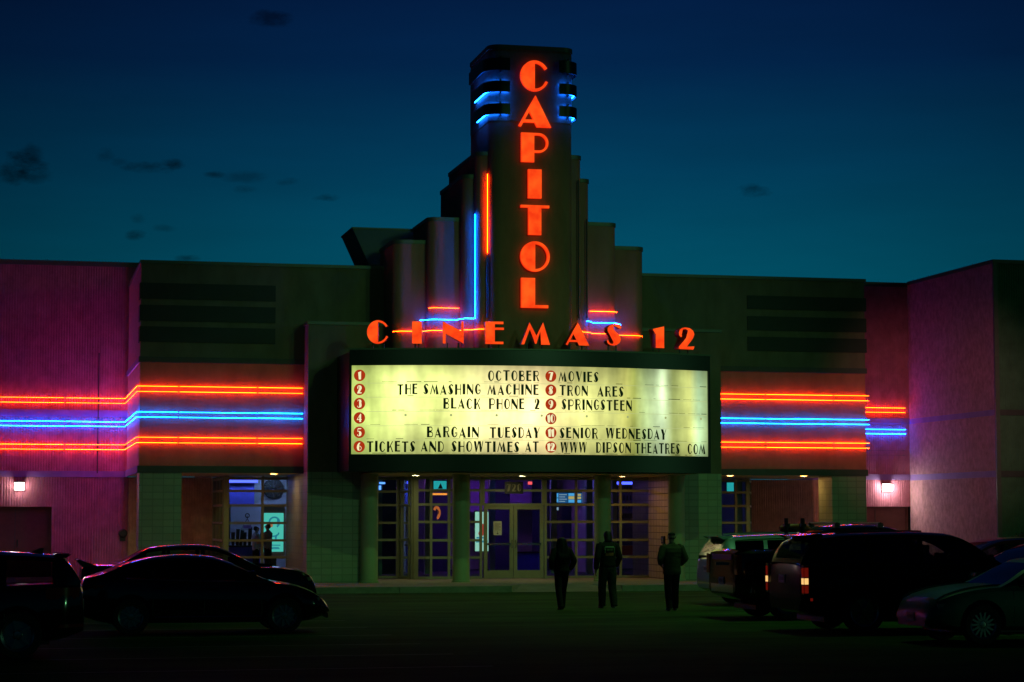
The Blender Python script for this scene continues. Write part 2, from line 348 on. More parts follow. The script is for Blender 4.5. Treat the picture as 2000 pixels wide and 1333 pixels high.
GL['9'] = (.85, [[(.43, 1), (.43, .4), (.39, .20), (.23, .08), (.25, 0), (.55, .08), (.77, .32), (.85, .62), (.77, .86), (.61, .98)], ring(.43, .70, .43, .30, .075, 90, 270, 12)])
GL['0'] = (.8, [arc(.4, .5, .4, .5, 90, 270, 16), ring(.4, .5, .4, .5, .075, 90, -90, 16)])

GS = dict(GL)
def cres(a0, a1): return Strip(arc(.5, .5, .5, .5, 90, 270, 16) + arc(.5, .5, .13, .40, 270, 90, 16))
GS['O'] = (1.0, [cres(0, 0), Strip(arc(.5, .5, .5, .5, 90, -90, 20) + arc(.5, .5, .38, .40, -90, 90, 20))])
_cr = lambda a, b: Strip(arc(.5, .5, .5, .5, a, b, 8) + arc(.5, .5, .38, .40, b, a, 8))
GS['C'] = (.98, [cres(0, 0), _cr(90, 32), _cr(-90, -30)])
GS['G'] = (.98, [cres(0, 0), _cr(90, 34), _cr(-90, -22), rect(.58, .36, .96, .46)])
GS['A'] = (1.0, [[(.50, 1), (1.0, 0), (.66, 0), (.40, .60), (.36, .72)], [(.36, .72), (.40, .60), (.24, .30), (.19, .20), (.12, 0), (0, 0)], [(.24, .30), (.53, .30), (.575, .20), (.19, .20)]])
GS['P'] = (.95, [rect(0, 0, .34, 1), bowl(.34, .95, .36, 1, .10)])
GS['I'] = (.40, [rect(0, 0, .40, 1)])
GS['T'] = (1.0, [rect(0, .88, 1, 1), rect(.33, 0, .67, .88)])
GS['L'] = (.85, [rect(0, 0, .36, 1), rect(.36, 0, .85, .12)])
GS['N'] = (1.0, [rect(0, 0, .13, .60), [(0, .60), (.13, .60), (.87, 0), (1.0, 0), (1.0, .14), (.87, .36), (.28, 1), (0, 1)], [(.87, .36), (1.0, .14), (1.0, 1), (.87, 1)]])
GS['E'] = (.82, [rect(0, 0, .36, 1), rect(.36, .88, .8, 1), rect(.36, .54, .74, .65), rect(.36, 0, .82, .12)])
GS['B'] = (.9, [rect(0, 0, .36, 1), bowl(.36, .82, .53, 1, .10), bowl(.36, .90, 0, .53, .10)])
GS['D'] = (.95, [rect(0, 0, .36, 1), bowl(.36, .95, 0, 1, .11)])
GS['H'] = (.95, [rect(0, 0, .36, 1), rect(.36, .48, .83, .58), rect(.83, 0, .95, 1)])
GS['K'] = (.95, [rect(0, 0, .36, 1), [(.36, .48), (.80, 1), (.95, 1), (.36, .32)], [(.50, .49), (.60, .60), (.98, 0), (.80, 0)]])
GS['R'] = (.95, [rect(0, 0, .36, 1), bowl(.36, .88, .46, 1, .10), [(.50, .46), (.66, .46), (.98, 0), (.72, 0)]])
GS['W'] = (1.4, [[(0, 1), (.34, 1), (.48, .36), (.42, 0), (.28, 0)], [(.42, 0), (.48, .36), (.62, 1), (.74, 1), (.76, .80)], [(.76, .80), (.74, 1), (1.04, 1), (1.14, .40), (1.06, 0), (.92, 0)], [(1.06, 0), (1.14, .40), (1.27, 1), (1.40, 1), (1.12, 0)]])
def glyph_solid(mb_face, mb_side, ch, x0, x1, z0, z1, place, y0, y1, lib=GL):
    """letter in box x0..x1 / z0..z1 ; place(u, depth, z) -> world. face at depth y0, back at y1"""
    w, polys = lib[ch]
    for pl in polys:
        pts = [(x0 + (x1 - x0) * p[0] / w, z0 + (z1 - z0) * p[1]) for p in pl]
        n = len(pts)
        a = [place(u, y0, z) for u, z in pts]
        if isinstance(pl, Strip):
            h = n // 2; caps = [(i, i + 1, n - 2 - i, n - 1 - i) for i in range(h - 1)]
        else: caps = [tuple(range(n))]
        mb_face.add(a, caps)
        if mb_side is not None:
            a2 = [place(u, y0 + .004, z) for u, z in pts]; b = [place(u, y1, z) for u, z in pts]
            mb_side.add(a2 + b, [tuple(n + i for i in f[::-1]) for f in caps] + [(i, (i + 1) % n, n + (i + 1) % n, n + i) for i in range(n)])
def tri_build(mb, name, m, parent):
    me = bpy.data.meshes.new(name); bm = bmesh.new()
    vs = [bm.verts.new(v) for v in mb.v]
    for f in mb.f:
        try: bm.faces.new([vs[i] for i in f])
        except ValueError: pass
    bmesh.ops.triangulate(bm, faces=[f for f in bm.faces if len(f.verts) > 4], ngon_method='EAR_CLIP')
    bm.to_mesh(me); bm.free(); me.materials.append(m)
    o = bpy.data.objects.new(name, me); COL.objects.link(o); o.parent = parent
    return o

# ================================================================ ground
SW = 0.18                                        # pavement height
def build_ground():
    m = MB(); m.add([(-400, -200, 0), (400, -200, 0), (400, 500, 0), (-400, 500, 0)], [(0, 1, 2, 3)])
    tag(m.build('asphalt_ground', asphalt), kind='structure')
    # pavement with a dropped kerb in front of the doors
    yk = -5.0; xa, xb = PX(1000, yk, 1155), PX(1215, yk, 1155)
    s = MB(); s.prism([(-40, yk + .16), (xa, yk + .16), (xa + .6, yk + 1.4), (xb - .6, yk + 1.4), (xb, yk + .16), (16.3, yk + .16), (16.3, 16), (-40, 16)], -.1, SW)
    tag(s.build('pavement', concrete), kind='structure')
    rp = MB(); rp.add([(xa + .004, yk - .02, .006), (xb - .004, yk - .02, .006), (xb - .604, yk + 1.4, SW), (xa + .604, yk + 1.4, SW)], [(0, 1, 2, 3)])
    rp.add([(xa, yk - .02, .006), (xa + .6, yk + 1.4, SW), (xa, yk + .16, SW)], [(0, 1, 2)]); rp.add([(xb, yk - .02, .006), (xb, yk + .16, SW), (xb - .6, yk + 1.4, SW)], [(0, 1, 2)])
    tag(rp.build('pavement_ramp', concrete), kind='structure')
    k = MB()
    for x0, x1 in ((-40, xa), (xb, 16.3)):
        n = max(2, int((x1 - x0) / 3))
        for i in range(n): k.box(x0 + (x1 - x0) * i / n + .006, x0 + (x1 - x0) * (i + 1) / n - .006, yk, yk + .156, -.1, SW - .004)
    tag(k.build('kerb', kerbm), kind='structure')
    l = MB()
    for y0, xs in ((-14.2, (-30, 30)), (-24.6, (-30, 30)), (-35.0, (-30, 30))):
        for x in range(-30, 31, 1): pass
    for gx in range(-8, 9):                      # stall lines, worn
        x = 1.8 + gx * 2.75
    for yy in (-12.4, -15.2, -18.0, -20.8, -23.6, -26.4, -29.2, -32.0, -34.8):
        l.add([(-30, yy - .05, .004), (-8.2, yy - .05, .004), (-8.2, yy + .05, .004), (-30, yy + .05, .004)], [(0, 1, 2, 3)])
        l.add([(1.2, yy - .05, .004), (24, yy - .05, .004), (24, yy + .05, .004), (1.2, yy + .05, .004)], [(0, 1, 2, 3)])
    tag(l.build('parking_lines', linepaint), kind='structure')
build_ground()

# ================================================================ the cinema
B = thing('cinema_building', 'art deco cinema with stepped tower, pink ribbed side walls and glazed entrance', 'building')
WX0, WX1, WZ0, WZ1 = -11.27, 11.82, 3.45, 9.82
FY = 7.0; FZ = 10.55; RX = 16.35
def flute_wall(x0, x1, y, z0, z1, m, parent, sp=.084, dp=.010, axis='x'):
    mb = MB(); n = int((x1 - x0) / sp); pts = []
    for i in range(n):
        a = x0 + (x1 - x0) * i / n; w = (x1 - x0) / n
        pts += [(a, 0), (a + w * .12, -dp), (a + w * .52, -dp), (a + w * .64, 0)]
    pts.append((x1, 0))
    vs = [(px, y + d, z0) for px, d in pts] + [(px, y + d, z1) for px, d in pts]; k = len(pts)
    mb.add(vs, [(i, i + 1, k + i + 1, k + i) for i in range(k - 1)])
    mb.box(x0, x1, y + .003, y + .30, z0, z1)
    return mb.build('ribbed_wall', m, parent, smooth=False)
def box(name, x0, x1, y0, y1, z0, z1, m, parent=B, bevel=0):
    return MB().box(x0, x1, y0, y1, z0, z1).build(name, m, parent, bevel=bevel)
dz0 = SW
# --- far walls of the auditorium block
bz = [PZ(60, 813, FY), PZ(60, 800, FY), PZ(60, 932, FY), PZ(60, 920, FY)]     # two purple bands
dX0, dX1, dZ = PX(-40, FY), PX(103, FY), PZ(103, 990, FY)
bayL, bayR = PX(415, FY, 1000), PX(1466, FY, 1000)
flute_wall(-34, dX0, FY, dz0, bz[2], mauve, B); flute_wall(dX1, WX0 + .05, FY, dz0, bz[2], mauve, B)
flute_wall(dX0, dX1, FY, dZ, bz[2], mauve, B)
flute_wall(-34, WX0, FY, bz[3], bz[0], mauve, B); flute_wall(-34, WX0, FY, bz[1], FZ - .16, mauve, B)
for a, b in ((0, 1), (2, 3)): box('band', -34, WX0 - .001 if a == 0 else WX0 + 3, FY - .045, FY + .2, bz[a], bz[b], purple) if a == 0 else box('band', -34, WX0 - .01, FY - .045, FY + .2, bz[2], bz[3], purple)
flute_wall(WX0 + .06, bayL, FY, dz0, WZ0, amber_lit_rib, B)
box('parapet', WX0 + .001, WX1 - .001, FY, FY + .3, WZ0 + .2, FZ - .161, mauve)
box('coping', -34, WX0 + .3, FY - .08, FY + .4, FZ - .16, FZ, coping); box('coping', WX0 + .301, WX1 - .201, FY - .08, FY + .4, FZ - .16, FZ, coping)
# right hand recess
DRX = PX(1650, FY)
flute_wall(bayR, DRX, FY, dz0, WZ0, amber_lit_rib, B)
rz = [PZ(1740, 829, FY), PZ(1740, 817, FY), PZ(1740, 938, FY), PZ(1740, 927, FY)]
rdz = PZ(1740, 990, FY)
flute_wall(DRX, RX, FY, rdz, rz[2], mauve, B); flute_wall(WX1, RX, FY, rz[3], rz[0], mauve, B); flute_wall(WX1, RX, FY, rz[1], FZ - .16, mauve, B)
box('band', WX1, RX, FY - .045, FY + .2, rz[0], rz[1], purple); box('band', WX1, RX, FY - .045, FY + .2, rz[2], rz[3], purple)
box('coping', WX1 - .2, RX - .02, FY - .08, FY + .4, FZ - .16, FZ, coping)
# recessed brown doors at both ends
def door_leafs(name, x0, x1, y, z1, leafs):
    d = box(name, x0, x1, y + .28, y + .36, dz0, z1, doorpaint)
    fr = MB(); fr.box(x0, x0 + .07, y + .2, y + .279, dz0, z1); fr.box(x1 - .07, x1, y + .2, y + .279, dz0, z1); fr.box(x0 + .07, x1 - .07, y + .2, y + .279, z1 - .07, z1)
    fr.build('frame', doorpaint, d)
    for i in range(1, leafs):
        x = x0 + (x1 - x0) * i / leafs
        MB().box(x - .012, x + .012, y + .262, y + .279, dz0, z1 - .07).build('astragal', darkband, d)
        MB().box(x + .06, x + .10, y + .22, y + .279, 1.15, 1.40).build('handle', chrome, d)
    return d
door_leafs('exit_door', dX0, dX1, FY, dZ, 2)
door_leafs('exit_door', DRX, RX, FY, rdz, 2)
# --- right hand block
sw = MB(); sw.box(RX, RX + .3, .02, FY + .3, dz0, FZ + .02)
# vertical joints are real grooves between panels
sw = MB(); ys = [.05, 1.9, 4.1, 5.9, FY]
zb = [PZ(1785, 829, FY), PZ(1785, 819, FY), PZ(1785, 939, FY), PZ(1785, 928, FY)]
for a, b in zip(ys[:-1], ys[1:]):
    for z0, z1 in ((dz0, zb[2] - .004), (zb[3] + .004, zb[0] - .004), (zb[1] + .004, FZ - .10)):
        sw.box(RX, RX + .12, a + .005, b - .005, z0, z1)
sw.build('panel_wall', mauve_smooth, B)
for z0, z1 in ((zb[0], zb[1]), (zb[2], zb[3])):
    bd = MB()
    for a, b in zip(ys[:-1], ys[1:]): bd.box(RX + .004, RX + .12, a + .004, b + .004, z0, z1)
    bd.build('band', purple, B)
box('wall', RX + .121, RX + .5, .06, FY + 8, dz0, FZ, darkband)
flute_wall(RX + .14, RX + 14, 0, dz0, FZ - .1, mat('green_concrete', (.06, .16, .09), .9, var=.25, vscale=2, bump=.4, bscale=30), B)
box('band', RX + .14, RX + 14, -.045, .01, zb[0], zb[1], darkband); box('band', RX + .14, RX + 14, -.045, .01, zb[2], zb[3], darkband)
box('corner_trim', RX - .01, RX + .135, -.05, .045, dz0, FZ - .1, coping)
box('coping', RX - .04, RX + 14, -.07, .4, FZ - .099, FZ + .03, coping); box('coping', RX - .04, RX + .4, .401, FY - .09, FZ - .099, FZ + .03, coping)
# --- projecting upper storey (the wings)
wz = [PZ(300, 697, 0), PZ(300, 708, 0), PZ(300, 910, 0)]
PXL, PXR = -6.36, 6.62
box('wing_wall', WX0, WX1, 0, FY - .05, wz[1], WZ1 - .10, stucco)
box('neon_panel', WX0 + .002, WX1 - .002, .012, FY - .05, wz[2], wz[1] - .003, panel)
box('side_cladding', WX0 - .02, WX0 - .001, .012, FY - .05, wz[2] + .002, WZ1 - .10, mauve_smooth)
box('coping', WX0 - .05, WX1 + .05, -.05, FY - .09, WZ1 - .098, WZ1, coping)
for z0, z1 in ((wz[1], wz[0]), (WZ0, wz[2] - .002)):
    box('band', WX0 - .045, PXL - .002, -.045, -.001, z0, z1, darkband); box('band', PXR + .002, WX1 + .045, -.045, -.001, z0, z1, darkband)
    box('band', WX0 - .065, WX0 - .022, 0, FY - .06, z0, z1, purple)
box('soffit', WX0 + .004, WX1 - .004, .014, FY - .06, WZ0 + .02, wz[2] - .004, soffit)
for ya, yb in ((553, 584), (596, 627), (638, 668)):
    z0, z1 = PZ(300, yb, 0), PZ(300, ya, 0); xr = PX(538, 0, 600)
    s = MB(); s.prism([(WX0 - .05, .55), (WX0 - .05, -.04), (xr, -.04), (xr, -.001), (WX0 - .0215, -.001), (WX0 - .0215, .55)], z0, z1); s.build('stripe', stripem, B)
for ya, yb in ((580, 606), (620, 647), (660, 687)):
    z0, z1 = PZ(1560, yb, 0), PZ(1560, ya, 0); xl = PX(1459, 0, 600)
    s = MB(); s.prism([(xl, -.001), (xl, -.04), (WX1 + .05, -.04), (WX1 + .05, .55), (WX1 + .001, .55), (WX1 + .001, -.001)], z0, z1); s.build('stripe', stripem, B)
# piers
p0, p1 = PX(354, 0, 1000), PX(1626, 0, 1000)
box('pier', WX0 + .01, p0, .006, 1.2, dz0, WZ0 + .015, tile); box('pier', p1, WX1 - .01, .006, 1.2, dz0, WZ0 + .015, tile)
# --- portal
PYF = -.9; EX0, EX1 = -4.72, 5.12; SOF = 3.42
box('portal_wall', PXL, PXR, PYF, 1.9, WZ0 + .03, 7.90, stucco)
box('coping', PXL - .04, -3.99, PYF - .04, -.06, 7.902, 8.0, coping); box('coping', 3.99, PXR + .04, PYF - .04, -.06, 7.902, 8.0, coping)
box('tile_wall', PXL, EX0, PYF, 3.9, dz0, WZ0 + .028, tile); box('tile_wall', EX1, PXR, PYF + .001, 3.9, dz0, WZ0 + .028, tile)
box('return_wall', EX1 - .02, EX1 - .001, PYF + .06, 2.0, dz0, SOF, cream_tile); box('return_wall', EX0 + .001, EX0 + .02, PYF + .06, 2.6, dz0, SOF, cream_tile)
box('soffit', EX0 + .03, EX1 - .03, -3.1, 3.2, SOF, SOF + .02, soffit)
# --- stepped pylons and tower
def rplan(w, yf, yb, r, n=8):
    return [(-w, yb)] + [(-w + r - r * math.cos(R(90 * i / n)), yf + r - r * math.sin(R(90 * i / n))) for i in range(n + 1)] + \
           [(w - r + r * math.sin(R(90 * i / n)), yf + r - r * math.cos(R(90 * i / n))) for i in range(n + 1)] + [(w, yb)]
STEPS = [(3.925, -1.7, .75, 10.44, .34), (2.93, -2.1, .45, 11.10, .30), (1.965, -2.5, .95, 12.36, .26), (1.625, -2.85, 1.35, 13.01, .26)]
for w, yf, yb, zt, rr in STEPS:
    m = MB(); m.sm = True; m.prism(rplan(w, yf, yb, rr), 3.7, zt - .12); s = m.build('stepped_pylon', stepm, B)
    m = MB(); m.sm = True; m.prism(rplan(w + .025, yf - .025, yb + .025, rr), zt - .118, zt); m.build('coping', coping, s)
TW, TYF, TYB, TZ, TR_ = 1.285, -3.2, -.4, 16.2, .36
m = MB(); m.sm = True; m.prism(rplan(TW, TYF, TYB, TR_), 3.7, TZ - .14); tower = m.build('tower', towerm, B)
m = MB(); m.sm = True; m.prism(rplan(TW + .03, TYF - .03, TYB + .03, TR_), TZ - .138, TZ); m.build('coping', coping, tower)
# added shell behind the fins, its tone stands in for the unlit tower top
m = MB(); m.sm = True; m.prism(rplan(TW + .012, TYF - .012, TYB + .012, TR_), 13.9, TZ - .20); m.build('unlit_top_shell', mat('unlit_top_tone', (.15, .125, .105), .6, var=.15), tower)
# fins with blue tubes behind
def fin_path(side, xin, yend, off, n=10):
    w, yf, r = TW + off, TYF - off, TR_ + off
    pts = [(xin, yf)] + [(w - r + r * math.sin(R(90 * i / n)), yf + r - r * math.cos(R(90 * i / n))) for i in range(n + 1)] + [(w, yend)]
    return [(side * x, y) for x, y in pts]
for side in (-1, 1):
    xin = abs(PX(996, TYF - .15, 190)) if side < 0 else PX(1092, TYF - .15, 190)
    for k, (ya, yb, ye) in enumerate(((113, 137, -.9), (158, 179, -1.25), (202, 223, -1.6))):
        z0, z1 = PZ(980, yb, TYF - .15), PZ(980, ya, TYF - .15)
        o = fin_path(side, xin, ye, .17); i_ = fin_path(side, xin, ye, .135)
        m = MB(); m.sm = True; m.prism(o + i_[::-1], z0, z1); f = m.build('tower_fin', black, tower)
        for zz in ((z0 + .03, z1 - .03) if k else (z0 + .02,)):
            p = fin_path(side, xin - .02 + .06, ye - .1, .075)
            MB().tube([(x, y, zz) for x, y in p], .016, 6).build('blue_tube' if k else 'unlit_tube', FINBLUE if k else unlit, f)
        br = MB()
        for px_, py_ in ((o[0][0] * .0 + side * (xin + .28), TYF),):
            br.box(px_ - .02, px_ + .02, TYF - .14, TYF, z0 - .06, z1 + .06)
        br.build('bracket', black, f)
# roof wedge beside the pylons
m = MB(); y0, y1 = 1.1, 3.4
prof = [(PX(689, y0, 447), PZ(689, 447, y0)), (-2.0, PZ(689, 447, y0)), (-2.0, 9.5), (PX(735, y0, 524), 9.5)]
m.prism(prof, y0, y1, 'y'); m.build('roof_monitor', mat('roof_metal', (.07, .08, .09), .55, var=.1), B)
m = MB(); m.add([(prof[0][0] - .03, y0 - .03, prof[0][1]), (-2.2, y0 - .03, prof[0][1]), (-2.2, y1, prof[0][1]), (prof[0][0] - .03, y1, prof[0][1])] +
                [(prof[0][0] - .03, y0 - .03, prof[0][1] + .05), (-2.2, y0 - .03, prof[0][1] + .05), (-2.2, y1, prof[0][1] + .05), (prof[0][0] - .03, y1, prof[0][1] + .05)],
                [(0, 3, 2, 1), (4, 5, 6, 7), (0, 1, 5, 4), (1, 2, 6, 5), (2, 3, 7, 6), (3, 0, 4, 7)]); m.build('coping', coping, B)
# roofs
box('roof', -34, WX0, FY + .3, 30, FZ - .4, FZ - .3, darkband); box('roof', WX0, RX + .1, FY + .3, 30, FZ - .4, FZ - .3, darkband)
# columns
for px_ in (721.5, 901, 1177.5, 1321.5):
    cx = PX(px_, -1.05, 1030)
    m = MB(); m.lathe([(0, dz0), (.29, dz0), (.29, dz0 + .05), (.262, dz0 + .06), (.262, SOF - .002)], (cx, -1.02, 0), n=40); m.build('column', columnm, B)
# a soffit light is a fixture of its own
def downlight(px_, y, label, m, z, rad=.12):
    x = PX(px_, y, 926)
    t = thing('recessed_downlight', label, 'downlight', (x, y, z), 0, 'lit downlights in the soffits')
    a = MB().lathe([(rad + .03, 0), (rad + .03, -.012), (rad, -.012), (rad, -.002)], (0, 0, 0), n=20); a.build('trim', chrome, t)
    l = MB().lathe([(0, -.004), (rad, -.004)], (0, 0, 0), n=20); l.build('lens', m, t)
downlight(812, .6, 'lit downlight in the entrance soffit, above the angled glass door', DOWN_G, SOF)
downlight(1020, .6, 'lit downlight in the entrance soffit, above the double doors', DOWN_G, SOF)
downlight(1216, .6, 'lit amber downlight in the entrance soffit, beside the right tile return', DOWN_W, SOF)
downlight(1426, 1.2, 'lit downlight under the right wing, above the narrow blue window', DOWN_W, WZ0 + .018)
downlight(1570, 1.2, 'lit downlight under the right wing, above the ribbed recess wall', DOWN_W, WZ0 + .018)
downlight(535, 1.6, 'lit downlight under the left wing, in front of the blue bay window', DOWN_W, WZ0 + .018)
downlight(330, 3.2, 'lit downlight under the left wing, behind the green tiled pier', DOWN_W, WZ0 + .018)

# --- glazing
def glazing(parent, y, xs, zs, z0, z1, fw=.075, fd=.11, name='window', cut=()):
    """frame bars at the given x / z, one pane each; lies in the plane y"""
    w = bpy.data.objects.new(name, None); COL.objects.link(w); w.parent = parent
    f = MB(); g = MB()
    for i, x in enumerate(xs):
        ww = fw if not isinstance(x, tuple) else x[1]; x = x if not isinstance(x, tuple) else x[0]
        f.box(x - ww / 2, x + ww / 2, y - fd / 2, y + fd / 2, z0, z1)
    X = [x if not isinstance(x, tuple) else x[0] for x in xs]
    for a, b in zip(X[:-1], X[1:]):
        for z in zs:
            f.box(a + .02, b - .02, y - fd / 2 + .004, y + fd / 2 - .004, z - fw / 2, z + fw / 2)
    g.add([(X[0], y + .01, z0), (X[-1], y + .01, z0), (X[-1], y + .01, z1), (X[0], y + .01, z1)], [(0, 1, 2, 3)])
    f.build('window_frame', frame, w); g.build('window_pane', glass, w)
    return w
BY = 4.0
hz = [PZ(470, q, BY) for q in (1089, 1056, 1022, 987.6, 959.5)]
bx = [PX(q, BY, 1000) for q in (442, 512.5, 579.5)]
glazing(B, BY, [(bx[0], .16), bx[1], bx[2], PXL + .02], hz + [dz0 + .05, 3.36], dz0, SOF + .03, name='bay_window')
# angled side of the bay (faces left)
def glazing_side(parent, x0, y0, x1, y1, ts, zs, name):
    w = bpy.data.objects.new(name, None); COL.objects.link(w); w.parent = parent
    f = MB(); g = MB(); d = Vector((x1 - x0, y1 - y0, 0)); n = Vector((-d.y, d.x, 0)).normalized() * .05; u = d.normalized() * .04
    for t in ts:
        c = Vector((x0, y0, 0)) + d * t
        f.prism([tuple((c - u - n)[:2]), tuple((c + u - n)[:2]), tuple((c + u + n)[:2]), tuple((c - u + n)[:2])], dz0, SOF + .03)
    a, b = Vector((x0, y0, 0)) + u * 1.02, Vector((x1, y1, 0)) - u * 1.02; n2 = n * .92
    for z in zs: f.prism([tuple((a - n2)[:2]), tuple((b - n2)[:2]), tuple((b + n2)[:2]), tuple((a + n2)[:2])], z - .036, z + .036)
    g.add([(x0, y0, dz0), (x1, y1, dz0), (x1, y1, SOF), (x0, y0, SOF)], [(0, 1, 2, 3)])
    f.build('window_frame', frame, w); g.build('window_pane', glass, w)
    return w
glazing_side(B, bx[0] - .06, BY + .06, bayL + .05, FY - .02, (.02, .34, .66, .99), hz + [dz0 + .05, 3.36], 'bay_window')
BXR = PX(1460, BY, 1000)
hzr = [PZ(1440, q, BY) for q in (1096, 1056, 1020, 986, 961)]
glazing(B, BY, [PXR + .02, PX(1437, BY, 1000), (BXR, .12)], hz + [dz0 + .05, 3.36], dz0, SOF + .03, name='bay_window')
glazing_side(B, BXR + .05, BY + .06, bayR - .02, FY - .02, (.02, .5, .99), hz + [dz0 + .05, 3.36], 'bay_window')
# entrance front
EY = 2.0
cz = [PZ(1000, q, EY) for q in (1089, 1055.4, 1019.8, 986, 958.4)]
top = [dz0 + .05, 3.36]
xg = [PX(q, EY, 1030) for q in (812, 842, 877, 939, 943, 1002.5, 1062, 1125, 1160)]
glazing(B, EY, [(xg[0], .15), PX(842, EY), PX(877, EY), xg[3]], cz + top, dz0, SOF, name='entrance_window')
glazing(B, EY, [xg[6] + .05, xg[7], PX(1180, EY), PX(1211, EY), PX(1273, EY)], cz + top, dz0, SOF, name='entrance_window')
glazing(B, EY, [xg[3] + .081, xg[6] - .031], [cz[3], cz[4], 3.36], cz[3] - .02, SOF, name='transom_window')
# left part of the entrance lies a little deeper, joined by an angled side with a door
LY = 3.1; lx1 = PX(776, LY, 1030)
glazing(B, LY, [EX0 + .06, lx1], [PZ(760, q, LY) for q in (1089.7, 1055, 1021.6, 987, 960.6)] + top, dz0, SOF, name='entrance_window')
w = glazing_side(B, lx1 + .05, LY - .02, xg[0] - .10, EY + .04, (.02, .22, .80, .99), [PZ(760, q, LY) for q in (1055, 987, 960.6)] + top, 'entrance_window')
def glass_door(x0, x1, y, z1, hinge_right, name='glass_door'):
    d = bpy.data.objects.new(name, None); COL.objects.link(d); d.parent = B
    f = MB(); z0 = dz0 + .012
    f.box(x0, x0 + .115, y - .03, y + .03, z0, z1); f.box(x1 - .115, x1, y - .03, y + .03, z0, z1)
    f.box(x0 + .115, x1 - .115, y - .029, y + .029, z0, z0 + .26); f.box(x0 + .115, x1 - .115, y - .029, y + .029, z1 - .13, z1)
    f.build('door_frame', frame, d)
    MB().add([(x0 + .1, y, z0 + .2), (x1 - .1, y, z0 + .2), (x1 - .1, y, z1 - .1), (x0 + .1, y, z1 - .1)], [(0, 1, 2, 3)]).build('door_pane', glass, d)
    zb_ = PZ(1000, 1063, EY)
    MB().box(x0 + .09, x1 - .09, y - .07, y - .035, zb_ - .035, zb_ + .035).build('push_bar', chrome, d)
    hx = x0 + .05 if hinge_right else x1 - .05
    MB().tube([(hx, y - .03, zb_ + .12), (hx, y - .09, zb_ + .12), (hx, y - .09, zb_ - .12), (hx, y - .03, zb_ - .12)], .014, 8).build('handle', chrome, d)
    return d
glass_door(xg[4] + .03, xg[5] - .008, EY, cz[3] - .022, False); glass_door(xg[5] + .008, xg[6] - .012, EY, cz[3] - .022, True)
# house number above the doors, notice on the left leaf
nb = thing('house_number', 'dark number plate on the glass above the double doors', 'sign', (PX(1003, EY), EY - .09, PZ(1003, 953, EY)))
MB().box(-.30, .30, .02, .04, -.19, .19).build('plate', plastic, nb)
nf = MB()
for i, ch in enumerate('720'): glyph_solid(nf, None, ch if ch != '0' else '0', -.24 + i * .17, -.11 + i * .17, -.12, .12, lambda u, d, z: (u, d, z), .012, .02)
tri_build(nf, 'numeral', mat('numeral_grey', (.30, .28, .20), .6), nb)
nt_ = thing('paper_notice', 'white paper notice taped to the left glass door', 'notice', (PX(972, EY - .05, 1032), EY - .035, PZ(972, 1032, EY)))
MB().box(-.135, .135, 0, .004, -.22, .22).build('sheet', mat('paper', (.62, .62, .50), .8, emit=(.3, .32, .22), es=0.0), nt_)
tl = MB()
for k in range(7): tl.box(-.10, .10 - .05 * (k % 3 == 2), -.003, -.001, .15 - k * .035, .158 - k * .035)
tl.box(-.03, .03, -.003, -.001, -.19, -.165); tl.box(-.006, .006, -.003, -.001, -.165, -.10); tl.build('printed_line', plastic, nt_)
# handle of the angled door
hd = Vector((lx1 + .05, LY - .02, 0)).lerp(Vector((xg[0] - .10, EY + .04, 0)), .7); hzz = PZ(793, 1062, 2.4)
MB().tube([(hd.x, hd.y - .06, hzz - .17), (hd.x - .03, hd.y - .15, hzz - .17), (hd.x - .03, hd.y - .15, hzz + .17), (hd.x, hd.y - .06, hzz + .17)], .016, 8).build('handle', chrome, w)
# small box on the right tile return
kp = thing('wall_box', 'small dark metal box on the cream tile wall right of the entrance', 'utility box', (EX1 - .02, PYF + 1.2, PZ(1288, 1055, .3)))
MB().box(-.05, 0, -.16, .16, -.12, .12).build('housing', plastic, kp, bevel=.006); MB().box(-.056, -.051, -.10, .10, -.06, .07).build('cover', chrome, kp)
MB().box(-.03, 0, -.10, .06, -.32, -.13).build('lower_cover', frame, kp)
dpx = P(192, 800, FY - .06)
dp = thing('downpipe', 'thin vertical conduit on the left pink ribbed wall', 'pipe', (dpx.x, FY - .06, PZ(192, 925, FY)))
MB().tube([(0, 0, 0), (0, 0, PZ(192, 690, FY) - PZ(192, 925, FY))], .018, 8).build('conduit', plastic, dp)
# round alarm box on the far left wall
bx_ = P(240, 1042, FY - .08)
kb = thing('alarm_bell', 'dark round alarm bell on the pink ribbed wall near the green tiled pier', 'alarm bell', (bx_.x, FY - .034, bx_.z))
MB().lathe([(0, -.10), (.10, -.10), (.145, -.06), (.145, -.03), (.06, -.03), (.06, 0)], (0, 0, 0), 'y', 24).build('gong', plastic, kb)
MB().box(-.09, .09, -.029, 0, -.26, -.10).build('back_box', plastic, kb)
# wall lamps
def wall_lamp(px_, py_, label, lens=None):
    q = P(px_, py_, FY - .2)
    t = thing('wall_lamp', label, 'wall lamp', (q.x, FY - .034, q.z), 0, 'lit wall lamps over the exit doors')
    MB().box(-.16, .16, -.06, 0, -.13, .15).build('back_plate', plastic, t, bevel=.01)
    MB().prism([(-.28, .15), (-.062, .15), (-.062, .12), (-.28, .12)], -.17, .17, 'x').build('hood', plastic, t)
    m = MB(); m.prism([(-.061, .118), (-.26, .10), (-.20, -.09), (-.061, -.12)], -.155, .155, 'x'); m.build('lens', lens or WALLLAMP, t)
wall_lamp(38, 950, 'lit white wall lamp above the brown door on the left pink wall')
wall_lamp(1734, 953, 'glaring white wall lamp on the right pink wall, above the dark recess', WALLLAMP2)

